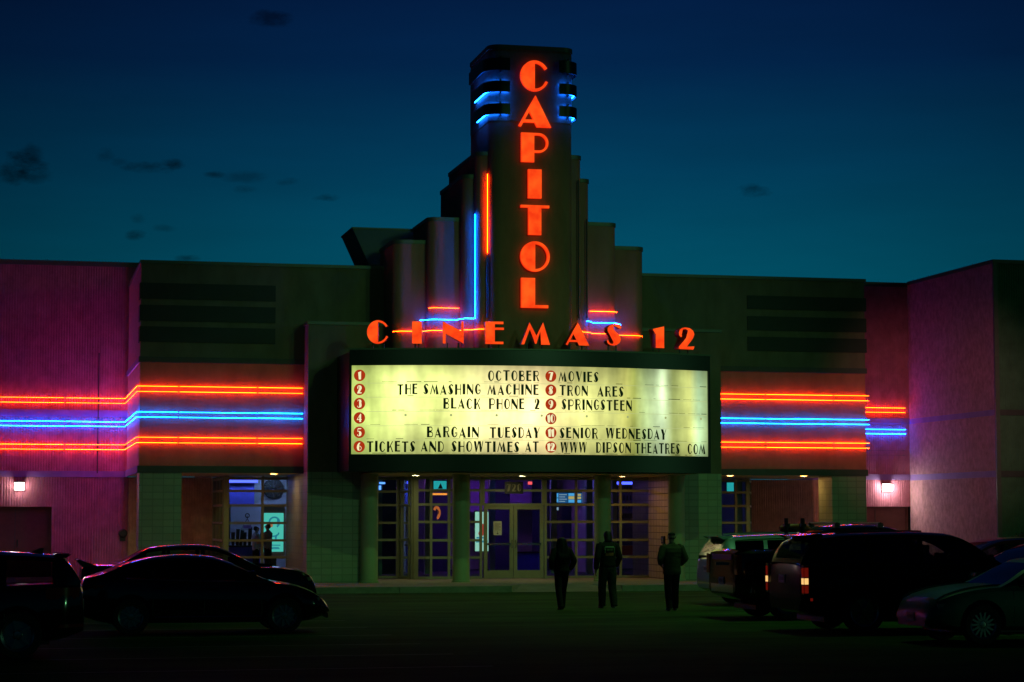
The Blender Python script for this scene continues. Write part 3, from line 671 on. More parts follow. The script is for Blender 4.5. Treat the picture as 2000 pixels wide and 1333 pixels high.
# ================================================================ neon
def smooth_path(pts, n=5):
    out = [Vector(pts[0])]
    for i in range(1, len(pts) - 1):                       # small rounded bends
        a, b, c = Vector(pts[i - 1]), Vector(pts[i]), Vector(pts[i + 1])
        r = min(.035, (a - b).length * .45, (c - b).length * .45); p, q = b + (a - b).normalized() * r, b + (c - b).normalized() * r
        for k in range(n + 1):
            t = k / n; out.append(p * (1 - t) ** 2 + b * 2 * t * (1 - t) + q * t * t)
    out.append(Vector(pts[-1]))
    return out
def neon(label, runs, m, rad=.005, group=None, name='neon_light', clips=True, bends=True):
    t = thing(name, label, 'neon light', tuple(runs[0][0]), 0, group); o = Vector(runs[0][0])
    for pts in runs:
        pts = [Vector(p) for p in pts]
        if abs((pts[1] - pts[0]).z) < .01:
            pts = [pts[0] + Vector((0, .045, 0))] + pts + [pts[-1] + Vector((0, .045, 0))]
        mm = m
        if m in (NEON_RED, NEON_BLUE):
            k = random.choice((.78, .92, 1.0, 1.0, 1.12)); nm = m.name + ('' if k == 1.0 else '_dim' if k < .8 else '_worn' if k < 1 else '_fresh')
            if nm not in MATS:
                e = [n for n in m.node_tree.nodes if n.type == 'EMISSION'][0]; emis(nm, e.inputs[0].default_value[:3], e.inputs[1].default_value * k)
            mm = MATS[nm]
        MB().tube([p - o for p in smooth_path(pts, 3)], rad, 8).build('tube', mm, t)
    if clips:
        for pts in runs:                                    # stand-offs that hold the tube off the wall
            c = MB(); n = 0
            for a, b in zip(pts[:-1], pts[1:]):
                a, b = Vector(a), Vector(b); L = (b - a).length; d = (b - a).normalized()
                if L < .5: continue
                k = max(1, int(L / 1.7))
                for i in range(k + 1):
                    p = a + d * (.08 + (L - .16) * i / k) - o
                    off = Vector((0, 1, 0)) if abs(d.x) > .5 or abs(d.z) > .5 else Vector((1, 0, 0))
                    q = p + off * .11
                    c.tube([p, q], .012, 6); n += 1
            if n: c.build('bracket', plastic, t)
    return t
def pair(z0, z1): return (z0, z1)
NZ = {}                                                     # heights of the six lines, from the left wing
for k, q in (('r1', (754.5, 765)), ('b', (805, 815)), ('r2', (854.5, 865))):
    NZ[k] = [PZ(290, v, -.08) for v in q]
xa, xb = WX0 - .095, PXL - .05
NM = {'r1': ('upper red neon pair', NEON_RED), 'b': ('blue neon pair', NEON_BLUE), 'r2': ('lower red neon pair', NEON_RED)}
def split_runs(z, xs, y, side=None):                        # straight runs that butt with small gaps
    return [[(a + .03, y, z), (b - .03, y, z)] for a, b in zip(xs[:-1], xs[1:])]
x1, x2 = PX(349, -.08, 800), PX(503, -.08, 800)
f1 = PX(127, FY - .1, 800)
for k, (nm, mm) in NM.items():
    runs = []
    for z in NZ[k]:
        runs += [[(f1 + .03, FY - .112, z), (xa, FY - .112, z), (xa, -.068, z), (x1 - .03, -.068, z)],
                 [(x1 + .03, -.068, z), (x2 - .03, -.068, z)], [(x2 + .03, -.068, z), (xb, -.068, z)], [(-26, FY - .112, z), (f1 - .03, FY - .112, z)]]
    neon(nm + ' running from the left pink wall round the corner to the portal', runs, mm, group='neon bands on the walls')
xa, xb = PXR + .05, WX1 + .12
x1, x2 = PX(1496, -.08, 800), PX(1629, -.08, 800)
for k, (nm, mm) in NM.items():
    runs = []
    for z in NZ[k]: runs += split_runs(z, [xa, x1, x2, xb], -.068)
    neon(nm + ' on the right wing front beside the marquee', runs, mm, group='neon bands on the walls')
xa = WX1 + .1
for k, (nm, mm) in NM.items():
    runs = [[(xa, FY - .112, z), (RX - .18, FY - .112, z)] for z in NZ[k]]
    if k == 'r2': neon('dark unlit neon pair below the short blue tubes on the right ribbed wall', runs, unlit, group='neon bands on the walls')
    else: neon(('short red' if k == 'r1' else 'short blue') + ' neon pair on the right ribbed wall above the wall lamp', runs, mm, group='neon bands on the walls')
# on the stepped pylons
def yof(x, off=.07):
    ax = abs(x)
    for w, yf, *_ in reversed(STEPS):
        if ax <= w: return yf - off
    return -1.7
G_ = 'neon accents on the stepped pylons'
yA, yB, yC, yD = -2.95, -2.62, -2.20, -1.80
z_r2, z_b, z_r1 = PZ(860, 646, yC), PZ(860, 624.5, yC), PZ(870, 602, yC)
def stepped(z, xs, s):
    """xs: from outside to inside; follows the fronts of the pylons"""
    return [(s * x, y, z) for x, y in xs]
def low_path(s, z): return stepped(z, [(3.90, -1.50), (3.70, -1.76), (3.05, yD), (2.86, yC + .05), (2.75, yC), (2.10, yC), (1.92, yB + .04), (1.83, yB), (1.72, yB), (1.60, yA + .04), (1.52, yA), (1.36, yA)], s)
neon('long red neon tube behind the red letters, left of the tower', [low_path(-1, z_r2)], NEON_RED, group=G_)
neon('long red neon tube behind the red letters, right of the tower', [low_path(1, z_r2)], NEON_RED, group=G_)
xbv = PX(926.5, yB, 520)
neon('blue L-shaped neon tube with a tall upright, left of the tower', [[(-3.12, yD, z_b), (-2.86, yC + .05, z_b), (-2.75, yC, z_b), (-2.10, yC, z_b), (-1.94, yB - .10, z_b), (xbv, yB - .12, z_b), (xbv, yB - .12, PZ(926.5, 420, yB))]], NEON_BLUE, .006, G_)
neon('short red neon tube above the blue one, left of the tower', [[(-2.91, yC + .16, z_r1), (-2.78, yC + .01, z_r1), (-2.6, yC, z_r1), (-2.02, yC, z_r1)]], NEON_RED, group=G_)
xrv = PX(952, yA, 420)
neon('upright red neon tube on the left edge of the tower', [[(xrv, yA, PZ(952, 495, yA)), (xrv, yA, PZ(952, 340, yA))]], NEON_RED, .006, G_)
neon('unlit dark tube under the upright red neon tube', [[(xrv, yA, PZ(952, 620, yA)), (xrv, yA, PZ(952, 501, yA))]], unlit, .02, G_)
neon('short blue neon tube right of the tower, above the letter S', [[(1.83, yB, z_b), (1.92, yB, z_b), (2.12, yC, z_b), (2.85, yC, z_b), (3.12, yD, z_b)]], NEON_BLUE, .006, G_)
neon('short red neon tube right of the tower', [[(2.04, yC, z_r1), (2.6, yC, z_r1), (2.84, yC + .02, z_r1), (2.92, yC + .12, z_r1)]], NEON_RED, group=G_)
neon('unlit upright tube next to the right edge of the tower', [[(1.48, yA, z_r1 - .3), (1.48, yA, PZ(1128, 352, yA))]], unlit, .02, G_)
neon('unlit upright tube above the short blue neon right of the tower', [[(1.83, yB, z_b + .06), (1.83, yB, PZ(1142, 428, yB))]], unlit, .02, G_)

# ================================================================ tower letters
q0 = Vector((0, TYF, PZ(1040, 360, TYF)))
LSIDE = mat('added_glow_letter_side', (.30, .02, .014), .5, emit=(1.0, .035, .005), es=.9)  # letter returns given added red emission, for a halo on the tower
vs_ = thing('vertical_sign', 'glowing red vertical letters CAPITOL on the front of the tower', 'sign', tuple(q0))
for ch, x0, x1, y0, y1 in (('C', 1017, 1071.5, 119.5, 177), ('A', 1013, 1077, 188, 247), ('P', 1018.5, 1071.5, 261, 316), ('I', 1032, 1058, 331.5, 387), ('T', 1017.5, 1073, 402, 458), ('O', 1017, 1074, 472.5, 530), ('L', 1018.5, 1071, 544, 601)):
    yy = TYF - .14
    a, b = P(x0, y1, yy), P(x1, y0, yy); fc, sd = MB(), MB()
    glyph_solid(fc, sd, ch, a.x, b.x, a.z - q0.z, b.z - q0.z, lambda u, d, z: (u, d - q0.y, z), yy, yy + .12)
    o = tri_build(fc, 'letter_face', LETTER, None); l = tri_build(sd, 'letter', LSIDE, vs_); o.parent = l

# ================================================================ marquee
MW, MY, SAG = 5.48, -3.3, 1.0
MR = (MW ** 2 + SAG ** 2) / (2 * SAG); MCY = MY - SAG + MR
AMAX = math.asin(MW / MR)
def bend(u, off, z):                                        # u: arc length from the middle; off: outward distance from the face
    a = u / MR; r = MR + off
    return (r * math.sin(a), MCY - r * math.cos(a), z)
def U_of(px, py, off=0.0):                                  # survey: arc length of a photo column
    x = 0
    y = MY - SAG
    for _ in range(12):
        x = P(px, py, y).x; a = math.asin(max(-.99, min(.99, x / (MR + off)))); y = MCY - (MR + off) * math.cos(a)
    return MR * math.asin(max(-.99, min(.99, x / (MR + off))))
def Z_of(px, py, off=0.0):
    u = U_of(px, py, off); return P(px, py, bend(u, off, 0)[1]).z
MZ0, MZ1 = 3.44, 6.96
mq = thing('marquee_sign', 'curved black cinema marquee with a lit letter board over the entrance', 'sign', (0, 0, 0))
PU0, PU1 = U_of(686, 800), U_of(1384, 805)
PZ0, PZ1 = Z_of(700, 887.5), Z_of(700, 714)
UM = MR * AMAX
def arc_slab(u0, u1, off0, off1, z0, z1, n=40):
    m = MB(); m.sm = True
    pl = [bend(u0 + (u1 - u0) * i / n, off1, 0)[:2] for i in range(n + 1)] + [bend(u1 + (u0 - u1) * i / n, off0, 0)[:2] for i in range(n + 1)]
    return m.prism(pl, z0, z1)
m = MB(); m.sm = True
pl = [bend(-UM + 2 * UM * i / 40, -.16, 0)[:2] for i in range(41)] + [(MW, PYF - .004), (-MW, PYF - .004)]
m.prism(pl, MZ0 + .03, MZ1 - .03); m.build('cabinet', black, mq)
arc_slab(-UM, UM, -.155, 0.0, PZ1, MZ1).build('fascia', black, mq); arc_slab(-UM, UM, -.155, 0.0, MZ0, PZ0).build('fascia', black, mq)
arc_slab(-UM, PU0, -.155, -.001, PZ0 + .001, PZ1 - .001, 2).build('fascia', black, mq); arc_slab(PU1, UM, -.155, -.001, PZ0 + .001, PZ1 - .001, 2).build('fascia', black, mq)
arc_slab(-UM - .03, UM + .03, -.10, .03, MZ1 + .002, MZ1 + .05).build('top_trim', coping, mq)
# translucent board lit by uneven tubes inside
def board_mat():
    m = bpy.data.materials.new('board'); m.use_nodes = True; nt = m.node_tree; nt.nodes.clear(); L = nt.links.new
    o = N(nt, 'ShaderNodeOutputMaterial'); e = N(nt, 'ShaderNodeEmission'); L(e.outputs[0], o.inputs[0])
    tc = N(nt, 'ShaderNodeTexCoord'); uv = tc.outputs['UV']; sp = N(nt, 'ShaderNodeSeparateXYZ'); L(uv, sp.inputs[0]); u, v = sp.outputs[0], sp.outputs[1]
    # overall tone along the board: tube ages
    rp = N(nt, 'ShaderNodeValToRGB'); cr = rp.color_ramp
    st = [(0, (.60, .76, .25)), (.05, (.66, .80, .30)), (.15, (.80, .88, .40)), (.22, (.74, .82, .34)), (.36, (.86, .78, .46)), (.50, (.90, .74, .46)), (.62, (.74, .74, .34)), (.70, (.66, .68, .30)), (.74, (.60, .60, .22)), (.765, (.42, .47, .15)),
          (.80, (.54, .70, .42)), (.85, (.66, .84, .68)), (.885, (.38, .45, .20)), (.94, (.52, .56, .24)), (.97, (.44, .64, .48)), (1, (.34, .46, .28))]
    while len(cr.elements) < len(st): cr.elements.new(.5)
    for el, (p, c) in zip(cr.elements, st): el.position = p; el.color = (*c, 1)
    L(u, rp.inputs[0])
    # single tubes: soft uneven vertical bars
    nz = N(nt, 'ShaderNodeTexNoise'); nz.inputs['Scale'].default_value = 1.0; nz.inputs['Detail'].default_value = 2
    mp = N(nt, 'ShaderNodeMapping'); mp.inputs['Scale'].default_value = (26, 1.6, 1); L(uv, mp.inputs[0]); L(mp.outputs[0], nz.inputs['Vector'])
    n2 = N(nt, 'ShaderNodeTexNoise'); n2.inputs['Scale'].default_value = 1.0; n2.inputs['Detail'].default_value = 3
    m2 = N(nt, 'ShaderNodeMapping'); m2.inputs['Scale'].default_value = (7, 3, 1); m2.inputs['Location'].default_value = (3, 8, 0); L(uv, m2.inputs[0]); L(m2.outputs[0], n2.inputs['Vector'])
    bars = M_(nt, 'ADD', M_(nt, 'MULTIPLY', nz.outputs[0], .75), M_(nt, 'MULTIPLY', n2.outputs[0], .65))
    vv = M_(nt, 'SUBTRACT', M_(nt, 'MULTIPLY', v, 2.0), 1.0); edge = M_(nt, 'SUBTRACT', 1.08, M_(nt, 'MULTIPLY', M_(nt, 'POWER', M_(nt, 'ABSOLUTE', vv), 3.0), .40))
    # hot spots where the lamps sit close behind the face
    hot = None
    for hu, hv, su, sv, s in ((.14, .80, .05, .26, .35), (.23, .86, .03, .2, .25), (.29, .80, .03, .25, .25), (.33, .40, .06, .30, .30), (.47, .42, .07, .35, .35), (.10, .35, .05, .3, .15), (.85, .85, .018, .3, .35), (.96, .22, .03, .25, .35), (.62, .4, .03, .4, .18), (.75, .7, .02, .4, .14), (.93, .8, .02, .3, .2)):
        d = M_(nt, 'ADD', M_(nt, 'POWER', M_(nt, 'DIVIDE', M_(nt, 'SUBTRACT', u, hu), su), 2.0), M_(nt, 'POWER', M_(nt, 'DIVIDE', M_(nt, 'SUBTRACT', v, hv), sv), 2.0))
        g = M_(nt, 'MULTIPLY', M_(nt, 'EXPONENT', M_(nt, 'MULTIPLY', d, -.8)), s); g = M_(nt, 'MULTIPLY', g, 1.35); hot = g if hot is None else M_(nt, 'ADD', hot, g)
    # fine dirt
    n3 = N(nt, 'ShaderNodeTexNoise'); n3.inputs['Scale'].default_value = 1; n3.inputs['Detail'].default_value = 8
    m3 = N(nt, 'ShaderNodeMapping'); m3.inputs['Scale'].default_value = (60, 14, 1); L(uv, m3.inputs[0]); L(m3.outputs[0], n3.inputs['Vector'])
    dirt = M_(nt, 'ADD', M_(nt, 'MULTIPLY', n3.outputs[0], .16), .92)
    k = M_(nt, 'POWER', M_(nt, 'MULTIPLY', M_(nt, 'MULTIPLY', M_(nt, 'ADD', M_(nt, 'ADD', bars, .06), hot), edge), dirt), 1.35)
    tint = N(nt, 'ShaderNodeMix', data_type='RGBA', blend_type='MULTIPLY'); tint.inputs[0].default_value = 1.0
    L(rp.outputs[0], tint.inputs[6]); tint.inputs[7].default_value = (.98, .985, .70, 1); L(tint.outputs[2], e.inputs[0]); L(M_(nt, 'MULTIPLY', k, 1.32), e.inputs[1])
    return m
def build_board():
    n = 60; me = bpy.data.meshes.new('letter_board'); vs = []; fs = []
    for i in range(n + 1):
        u = PU0 + (PU1 - PU0) * i / n
        vs += [bend(u, -.05, PZ0), bend(u, -.05, PZ1)]
    for i in range(n): fs.append((2 * i, 2 * i + 2, 2 * i + 3, 2 * i + 1))
    me.from_pydata(vs, [], fs); uvl = me.uv_layers.new(name='UVMap')
    for p in me.polygons:
        for li in p.loop_indices:
            vi = me.loops[li].vertex_index; uvl.data[li].uv = ((vi // 2) / n, vi % 2)
    me.materials.append(board_mat()); o = bpy.data.objects.new('letter_board', me); COL.objects.link(o); o.parent = mq
    return o
board = build_board()
OFFT = -.03
INK = mat('sign_ink', (.012, .022, .010), .5)
DISC = emis('disc_red', (.40, .030, .006), 1.0); NUMW = emis('disc_numeral', (.92, .88, .50), 1.0)
ADV = lambda ch: GS[ch][0] * (.62 if ch in 'OCGD' else .70 if ch in 'MW' else .66)
# rows follow straight horizontals on the curved face: one height per row, read at the left end of the board
ROWZ = []
for yb, yt in ((743.5, 723), (771, 750.5), (799, 778), (827, 806), (855, 834), (883, 862)):
    ROWZ.append((Z_of(760, yb, OFFT), Z_of(760, yt, OFFT)))
def word(mb, text, px0, px1, row):
    u0, u1 = U_of(px0, 800, OFFT), U_of(px1, 800, OFFT); zb0, zt0 = ROWZ[row]
    ws = [ADV(c) for c in text]; gap = .17; tot = sum(ws) + gap * (len(text) - 1); s = (u1 - u0) / tot; u = u0
    for c, wc in zip(text, ws):
        jz = random.uniform(-.010, .010)
        glyph_solid(mb, None, c, u, u + wc * s, zb0 + jz, zt0 + jz, lambda a, d, z: bend(a, d, z), OFFT, OFFT, GS)
        u += (wc + gap) * s
LINES = [[('OCTOBER', 953, 1053)], [('THE', 776, 815), ('SMASHING', 827, 939), ('MACHINE', 952, 1052)], [('BLACK', 866, 938), ('PHONE', 955, 1024), ('2', 1044.5, 1054)], [],
         [('BARGAIN', 834, 935), ('TUESDAY', 956.5, 1054)], [('TICKETS', 717, 811), ('AND', 822.5, 867), ('SHOWTIMES', 882, 1014), ('AT', 1026, 1052)]]
LINES_R = [[('MOVIES', 1091, 1169)], [('TRON', 1093, 1148), ('ARES', 1167, 1218)], [('SPRINGSTEEN', 1097, 1234)], [], [('SENIOR', 1093, 1167.5), ('WEDNESDAY', 1183, 1301)],
           [('WWW', 1094.5, 1145.5), ('DIPSON', 1164, 1232), ('THEATRES', 1240, 1327), ('COM', 1342.5, 1377)]]
for row in range(6):
    for ln in (LINES[row], LINES_R[row]):
        if not ln: continue
        for tx, a, b in ln:
            mb = MB(); word(mb, tx, a, b, row); tri_build(mb, 'message_word', INK, board)
    for half, cxp in ((0, 702), (1, 1076)):
        u = U_of(cxp, 800, OFFT); zc = (ROWZ[row][0] + ROWZ[row][1]) / 2; rr = .168
        d = MB(); d.add([bend(u + rr * math.cos(a * math.pi / 16), OFFT, zc + rr * math.sin(a * math.pi / 16)) for a in range(32)], [tuple(range(32))])
        dd = tri_build(d, 'number_disc', DISC, board)
        num = str(row + 1 + 6 * half); nb_ = MB(); h = .118; w0 = sum(GL[c][0] for c in num) * .165 + .012 * (len(num) - 1); uu = u - w0 / 2
        for c in num:
            cw = GL[c][0] * .165; glyph_solid(nb_, None, c, uu, uu + cw, zc - h, zc + h, lambda a, dd_, z: bend(a, dd_, z), OFFT + .006, 0); uu += cw + .012
        dn = tri_build(nb_, 'numeral', NUMW, board)
    # thin rail under every row, worn and broken
    rl = MB()
    for pa, pb in ((716, 1053), (1090, 1380)):
        ua, ub = U_of(pa, 800, OFFT), U_of(pb, 800, OFFT); u = ua
        while u < ub:
            L_ = random.uniform(.05, .45); e_ = min(ub, u + L_); zt = ROWZ[row][0] - .035
            if random.random() < .5:
                hh = random.choice((.004, .004, .008)); n = 3
                for k in range(n): 
                    a, b = u + (e_ - u) * k / n, u + (e_ - u) * (k + 1) / n
                    rl.add([bend(a, OFFT - .008, zt - hh), bend(b, OFFT - .008, zt - hh), bend(b, OFFT - .008, zt + hh), bend(a, OFFT - .008, zt + hh)], [(0, 1, 2, 3)])
            u = e_ + random.uniform(.01, .12)
    tri_build(rl, 'letter_rail', INK, board)
# clear rails over the whole width, faintly darker than the board
RAILM = emis('rail_plastic', (.50, .56, .24), 1.0)
for row in range(6):
    r_ = MB(); n = 50
    for k in range(n):
        a, b = PU0 + .42 + (PU1 - PU0 - .46) * k / n, PU0 + .42 + (PU1 - PU0 - .46) * (k + 1) / n; zt = ROWZ[row][0] - .075
        r_.add([bend(a, OFFT - .012, zt - .005), bend(b, OFFT - .012, zt - .005), bend(b, OFFT - .012, zt + .005), bend(a, OFFT - .012, zt + .005)], [(0, 1, 2, 3)])
    tri_build(r_, 'rail_lip', RAILM, board)
for px_ in (792, 881, 970, 1058, 1146, 1226, 1300, 1369):
    u = U_of(px_, 810, OFFT); zc = (ROWZ[3][0] + ROWZ[3][1]) / 2 + .08
    d = MB(); d.add([bend(u + .035 * math.cos(a * math.pi / 8), OFFT, zc + .035 * math.sin(a * math.pi / 8)) for a in range(16)], [tuple(range(16))])
    tri_build(d, 'bolt', mat('bolt_plastic', (.2, .22, .12), .5, emit=(.45, .48, .2), es=.8) if 'bolt_plastic' not in MATS else MATS['bolt_plastic'], board)
# red letters standing on the marquee
ls = thing('letter_sign', 'glowing red block letters CINEMAS 12 standing along the top of the marquee', 'sign', (0, 0, 0))
for ch, x0, x1, yb, yt in (('C', 717, 758.5, 672, 625.8), ('I', 805, 823.5, 671.5, 628), ('N', 865, 905.5, 671.5, 628), ('E', 948, 984, 672.5, 628.5), ('M', 1018, 1074, 673.5, 630), ('A', 1105, 1150.5, 675, 630), ('S', 1185, 1214, 675.6, 632), ('1', 1275, 1297, 680, 637.5), ('2', 1325.5, 1356, 682.8, 640)):
    of = -.12; ua, ub = U_of(x0, 650, of), U_of(x1, 650, of); za, zb_ = Z_of((x0 + x1) / 2, yb, of), Z_of((x0 + x1) / 2, yt, of)
    um = (ua + ub) / 2; am = um / MR; c0 = Vector(bend(um, of, 0)); tx = Vector((math.cos(am), math.sin(am), 0)); nx = Vector((math.sin(am), -math.cos(am), 0))
    place = lambda u, d, z: tuple(c0 + tx * (u - um) - nx * d + Vector((0, 0, z)))
    fc, sd = MB(), MB(); glyph_solid(fc, sd, ch, ua, ub, za, zb_, place, 0, .24)
    l = tri_build(sd, 'letter', lettersd, ls); o = tri_build(fc, 'letter_face', LETTER, l)
    w_ = ub - ua
    for s_ in ((-.26, .26) if ch != 'I' else (-.18, .18)):
        b = c0 + tx * (w_ * s_) - nx * .15
        MB().tube([b + Vector((0, 0, MZ1 - .04)), b + Vector((0, 0, za + .03))], .022, 6).build('post', plastic, l)

# ================================================================ inside the lobby
RM = thing('lobby_interior', 'blue and violet lit lobby behind the glass front', 'lobby')
x0, x1, yb_ = bayL + .05, bayR - .1, 13.5
box('floor', x0, x1, LY + .1, yb_, SW + .004, SW + .03, floorm, RM)
box('back_wall', x0, x1, yb_, yb_ + .2, SW, 4.2, white, RM)
box('side_wall', x0 - .12, x0, FY + .31, yb_, SW, 4.2, white, RM); box('side_wall', x1, x1 + .12, FY + .31, yb_, SW, 4.2, white, RM)
box('ceiling', x0, x1, EY + .1, yb_, 3.60, 3.7, mat('ceiling_dark', (.06, .05, .12), .8), RM)
box('partition', -4.6, -4.45, 5.6, yb_ - .02, SW + .03, 3.59, white, RM)
box('partition', 4.75, 4.9, 5.0, yb_ - .02, SW + .03, 3.59, white, RM)
violet = mat('violet_lit_panel', (.30, .16, .50), .7, var=.1); deepblue = mat('deep_blue_panel', (.05, .05, .40), .6, var=.2)
STRIP = emis('blue_strip', (.06, .09, 1.0), 3.2); WSTRIP = emis('cool_strip', (.30, .50, 1.0), 22.0); PSTRIP = emis('purple_strip', (.50, .14, 1.0), 16.0); VSTRIP = emis('violet_strip', (.15, .15, 1.0), 9.0)
def scr(px0, py0, px1, py1, y): a, b = P(px0, py1, y), P(px1, py0, y); return a.x, b.x, a.z, b.z
def strip(px0, px1, py, y, m, label, h=.05):
    a = P(px0, py, y); b = P(px1, py, y); t = thing('led_strip', label, 'light strip', (a.x, y, a.z), 0, 'light strips in the lobby')
    MB().box(0, b.x - a.x, -.03, .0, -h / 2, h / 2).build('tube', m, t); MB().box(0, b.x - a.x, .002, .05, -h / 2 - .02, h / 2 + .02).build('channel', chrome, t)
strip(448, 503, 940.5, 8.0, STRIP, 'bright blue light strip over the counter in the left bay window', .09)
strip(1196, 1270, 944, 6.0, STRIP, 'bright blue light strip behind the right entrance window', .09)
for i, (x, y, m) in enumerate(((-7.0, 7.6, WSTRIP), (-2.5, 8.5, PSTRIP), (1.5, 9.0, PSTRIP), (6.6, 7.0, VSTRIP), (3.2, 7.5, VSTRIP))):  # tubes added to wash the lobby in violet and blue
    t = thing('added_ceiling_tube', 'added violet light tube on the lobby ceiling, ' + ('over the left bay', 'left of the double doors', 'behind the double doors', 'over the right bay', 'behind the right entrance window')[i], 'light strip', (x, y, 3.5), 0, 'violet tubes added on the lobby ceiling')
    MB().box(-1.3, 1.3, -.05, .05, 0, .06).build('tube', m, t); MB().box(-1.35, 1.35, -.08, .08, .062, .095).build('channel', chrome, t)
TSTRIP = emis('teal_strip', (.08, .55, .80), 7.0)  # turquoise tubes added to tint the lower panes teal
for i, (x, y) in enumerate(((-3.2, 5.2), (-.4, 5.0), (2.6, 4.6))):
    t = thing('added_ceiling_tube', ('left', 'middle', 'right')[i] + ' added pale turquoise tube on the vestibule ceiling behind the entrance glass', 'light strip', (x, y, 3.5), 0, 'turquoise tubes added on the vestibule ceiling')
    MB().box(-.6, .6, -.05, .05, 0, .06).build('tube', TSTRIP, t); MB().box(-.65, .65, -.08, .08, .062, .095).build('channel', chrome, t)
# back room panels
def panel_at(name, px0, py0, px1, py1, y, m, d=.05, parent=RM):
    a = scr(px0, py0, px1, py1, y); return box(name, a[0], a[1], y, y + d, a[2], a[3], m, parent)
panel_at('blue_panel', 448, 944, 497, 985, 8.2, deepblue)
panel_at('violet_lit_panel', 919, 941, 953, 1000, 11, violet); panel_at('violet_lit_panel', 996, 941, 1038, 984, 11, violet); panel_at('dark_panel', 955, 935, 995, 1128, 11.2, mat('dark_blue_panel', (.03, .03, .10), .7))  # violet panels carry the violet light on the back walls in their colour
panel_at('dark_panel', 1040, 930, 1084, 1128, 11.2, MATS['dark_blue_panel']); panel_at('dark_panel', 741, 930, 776, 1128, 7.5, MATS['dark_blue_panel']); panel_at('dark_panel', 815, 962, 880, 1128, 10.5, MATS['dark_blue_panel'])
panel_at('dark_panel', 1086, 984, 1160, 1128, 10.5, MATS['dark_blue_panel'])
panel_at('slatted_panel', 1190, 950, 1275, 1053, 6.4, mat('blue_wall', (.12, .10, .42), .6, var=.3, vscale=5))
pm = MB()
for r0, n, hh in ((955, 12, 7), (973, 12, 9), (990, 13, 8), (1008, 26, 9)):
    for k in range(n):
        xx = 1197 + 76 * (k + .5) / n; a = scr(xx - .9, r0 - hh / 2, xx + .9, r0 + hh / 2, 6.36); pm.box(a[0], a[1], 6.36, 6.395, a[2], a[3])
pm.build('slot', MATS['dark_blue_panel'], RM)
panel_at('seat_band', 1190, 1066, 1275, 1085, 6.3, mat('seat_red', (.30, .04, .12), .7)); panel_at('low_wall', 1190, 1055, 1275, 1066, 6.35, deepblue)
for px_, y_ in ((741, 6.0), (836, 7.0), (962, 8.0), (1082, 7.0), (1152, 6.2), (1445, 6.5)):
    c_ = P(px_, 1000, y_); MB().box(c_.x - .10, c_.x + .10, y_, y_ + .2, SW + .031, 3.59).build('interior_column', mat('teal_column', (.16, .28, .26), .6) if 'teal_column' not in MATS else MATS['teal_column'], RM)
# wheel-like clock on the left bay wall
q = P(534, 955, 9.0); ck = thing('wall_clock', 'big dark round wheel ornament on the pale wall of the left bay', 'wall ornament', tuple(q))
MB().lathe([(0, -.03), (.33, -.03), (.35, -.01), (.35, .03), (0, .03)], (0, 0, 0), 'y', 32).build('disc', plastic, ck)
sp = MB()
for k in range(8): a = k * math.pi / 8; sp.tube([(-.31 * math.cos(a), -.045, -.31 * math.sin(a)), (.31 * math.cos(a), -.045, .31 * math.sin(a))], .01, 5)
sp.build('spokes', chrome, ck)
panel_at('pale_wall', 449, 936, 640, 1140, 9.1, mat('pale_blue_wall', (.50, .52, .62), .8, var=.06))
# glowing kiosk in the bay
a = scr(509, 989, 558, 1088, 6.5); kz0 = SW + .03
kk = thing('display_kiosk', 'tall rounded display screen glowing turquoise in the left bay window', 'screen', ((a[0] + a[1]) / 2, 6.5, kz0))
w2 = (a[1] - a[0]) / 2; zt = a[3] - kz0; zb2 = a[2] - kz0
m = MB(); m.prism(arc(w2 - .12, zt - .12, .12, .12, 0, 90, 6) + arc(-w2 + .12, zt - .12, .12, .12, 90, 180, 6) + arc(-w2 + .12, zb2 + .12, .12, .12, 180, 270, 6) + arc(w2 - .12, zb2 + .12, .12, .12, 270, 360, 6), 0, .12, 'y')
m.build('casing', mat('kiosk_grey', (.42, .46, .55), .4), kk); MB().box(-w2 * .7, w2 * .7, .02, .3, 0, .10).build('foot', plastic, kk); MB().box(-w2 * .3, w2 * .3, .03, .1, .10, zb2 + .02).build('stem', plastic, kk)
b = scr(515, 1002.5, 554, 1078, 6.48)
MB().box(b[0] - kk.location.x, b[1] - kk.location.x, -.012, -.002, b[2] - kz0, b[3] - kz0).build('display', emis('turquoise_screen', (.10, .72, .60), .72), kk)
TEAL = emis('screen_teal', (.02, .24, .34), .8); cu = MB(); bw = (b[1] - b[0]); bh = b[3] - b[2]; cx0, cz0 = (b[0] + b[1]) / 2 - kk.location.x, (b[2] + b[3]) / 2 - kz0
cu.sm = False
for pl in (ring(cx0 + .02, cz0 + bh * .26, bw * .30, bw * .30, .055, 200, -60, 14), ring(cx0 - .02, cz0 - bh * .02, bw * .32, bw * .2, .05, 10, -120, 10), ring(cx0 + bw * .2, cz0 - bh * .13, bw * .14, bw * .16, .03, 90, 300, 8)):
    cu.add([(x, -.016, z) for x, z in pl], [tuple(range(len(pl)))])
tri_build(cu, 'screen_curl', TEAL, kk)
cu = MB(); cu.add([(cx0 - bw * .30 + bw * .6 * math.cos(2 * math.pi * k / 9) * .13 + .12, -.018, cz0 + bh * .18 + bw * .10 * math.sin(2 * math.pi * k / 9)) for k in range(9)], [tuple(range(9))]); tri_build(cu, 'screen_blot', emis('screen_orange', (.5, .22, .10), .7), kk)
cu = MB()
for k, (w_, z_) in enumerate(((.5, -.33), (.34, -.39), (.42, -.42))): cu.box(cx0 + bw * .1 - bw * w_ / 2, cx0 + bw * .1 + bw * w_ / 2, -.016, -.014, cz0 + bh * z_ - .02, cz0 + bh * z_ + .012)
tri_build(cu, 'screen_caption', TEAL, kk)
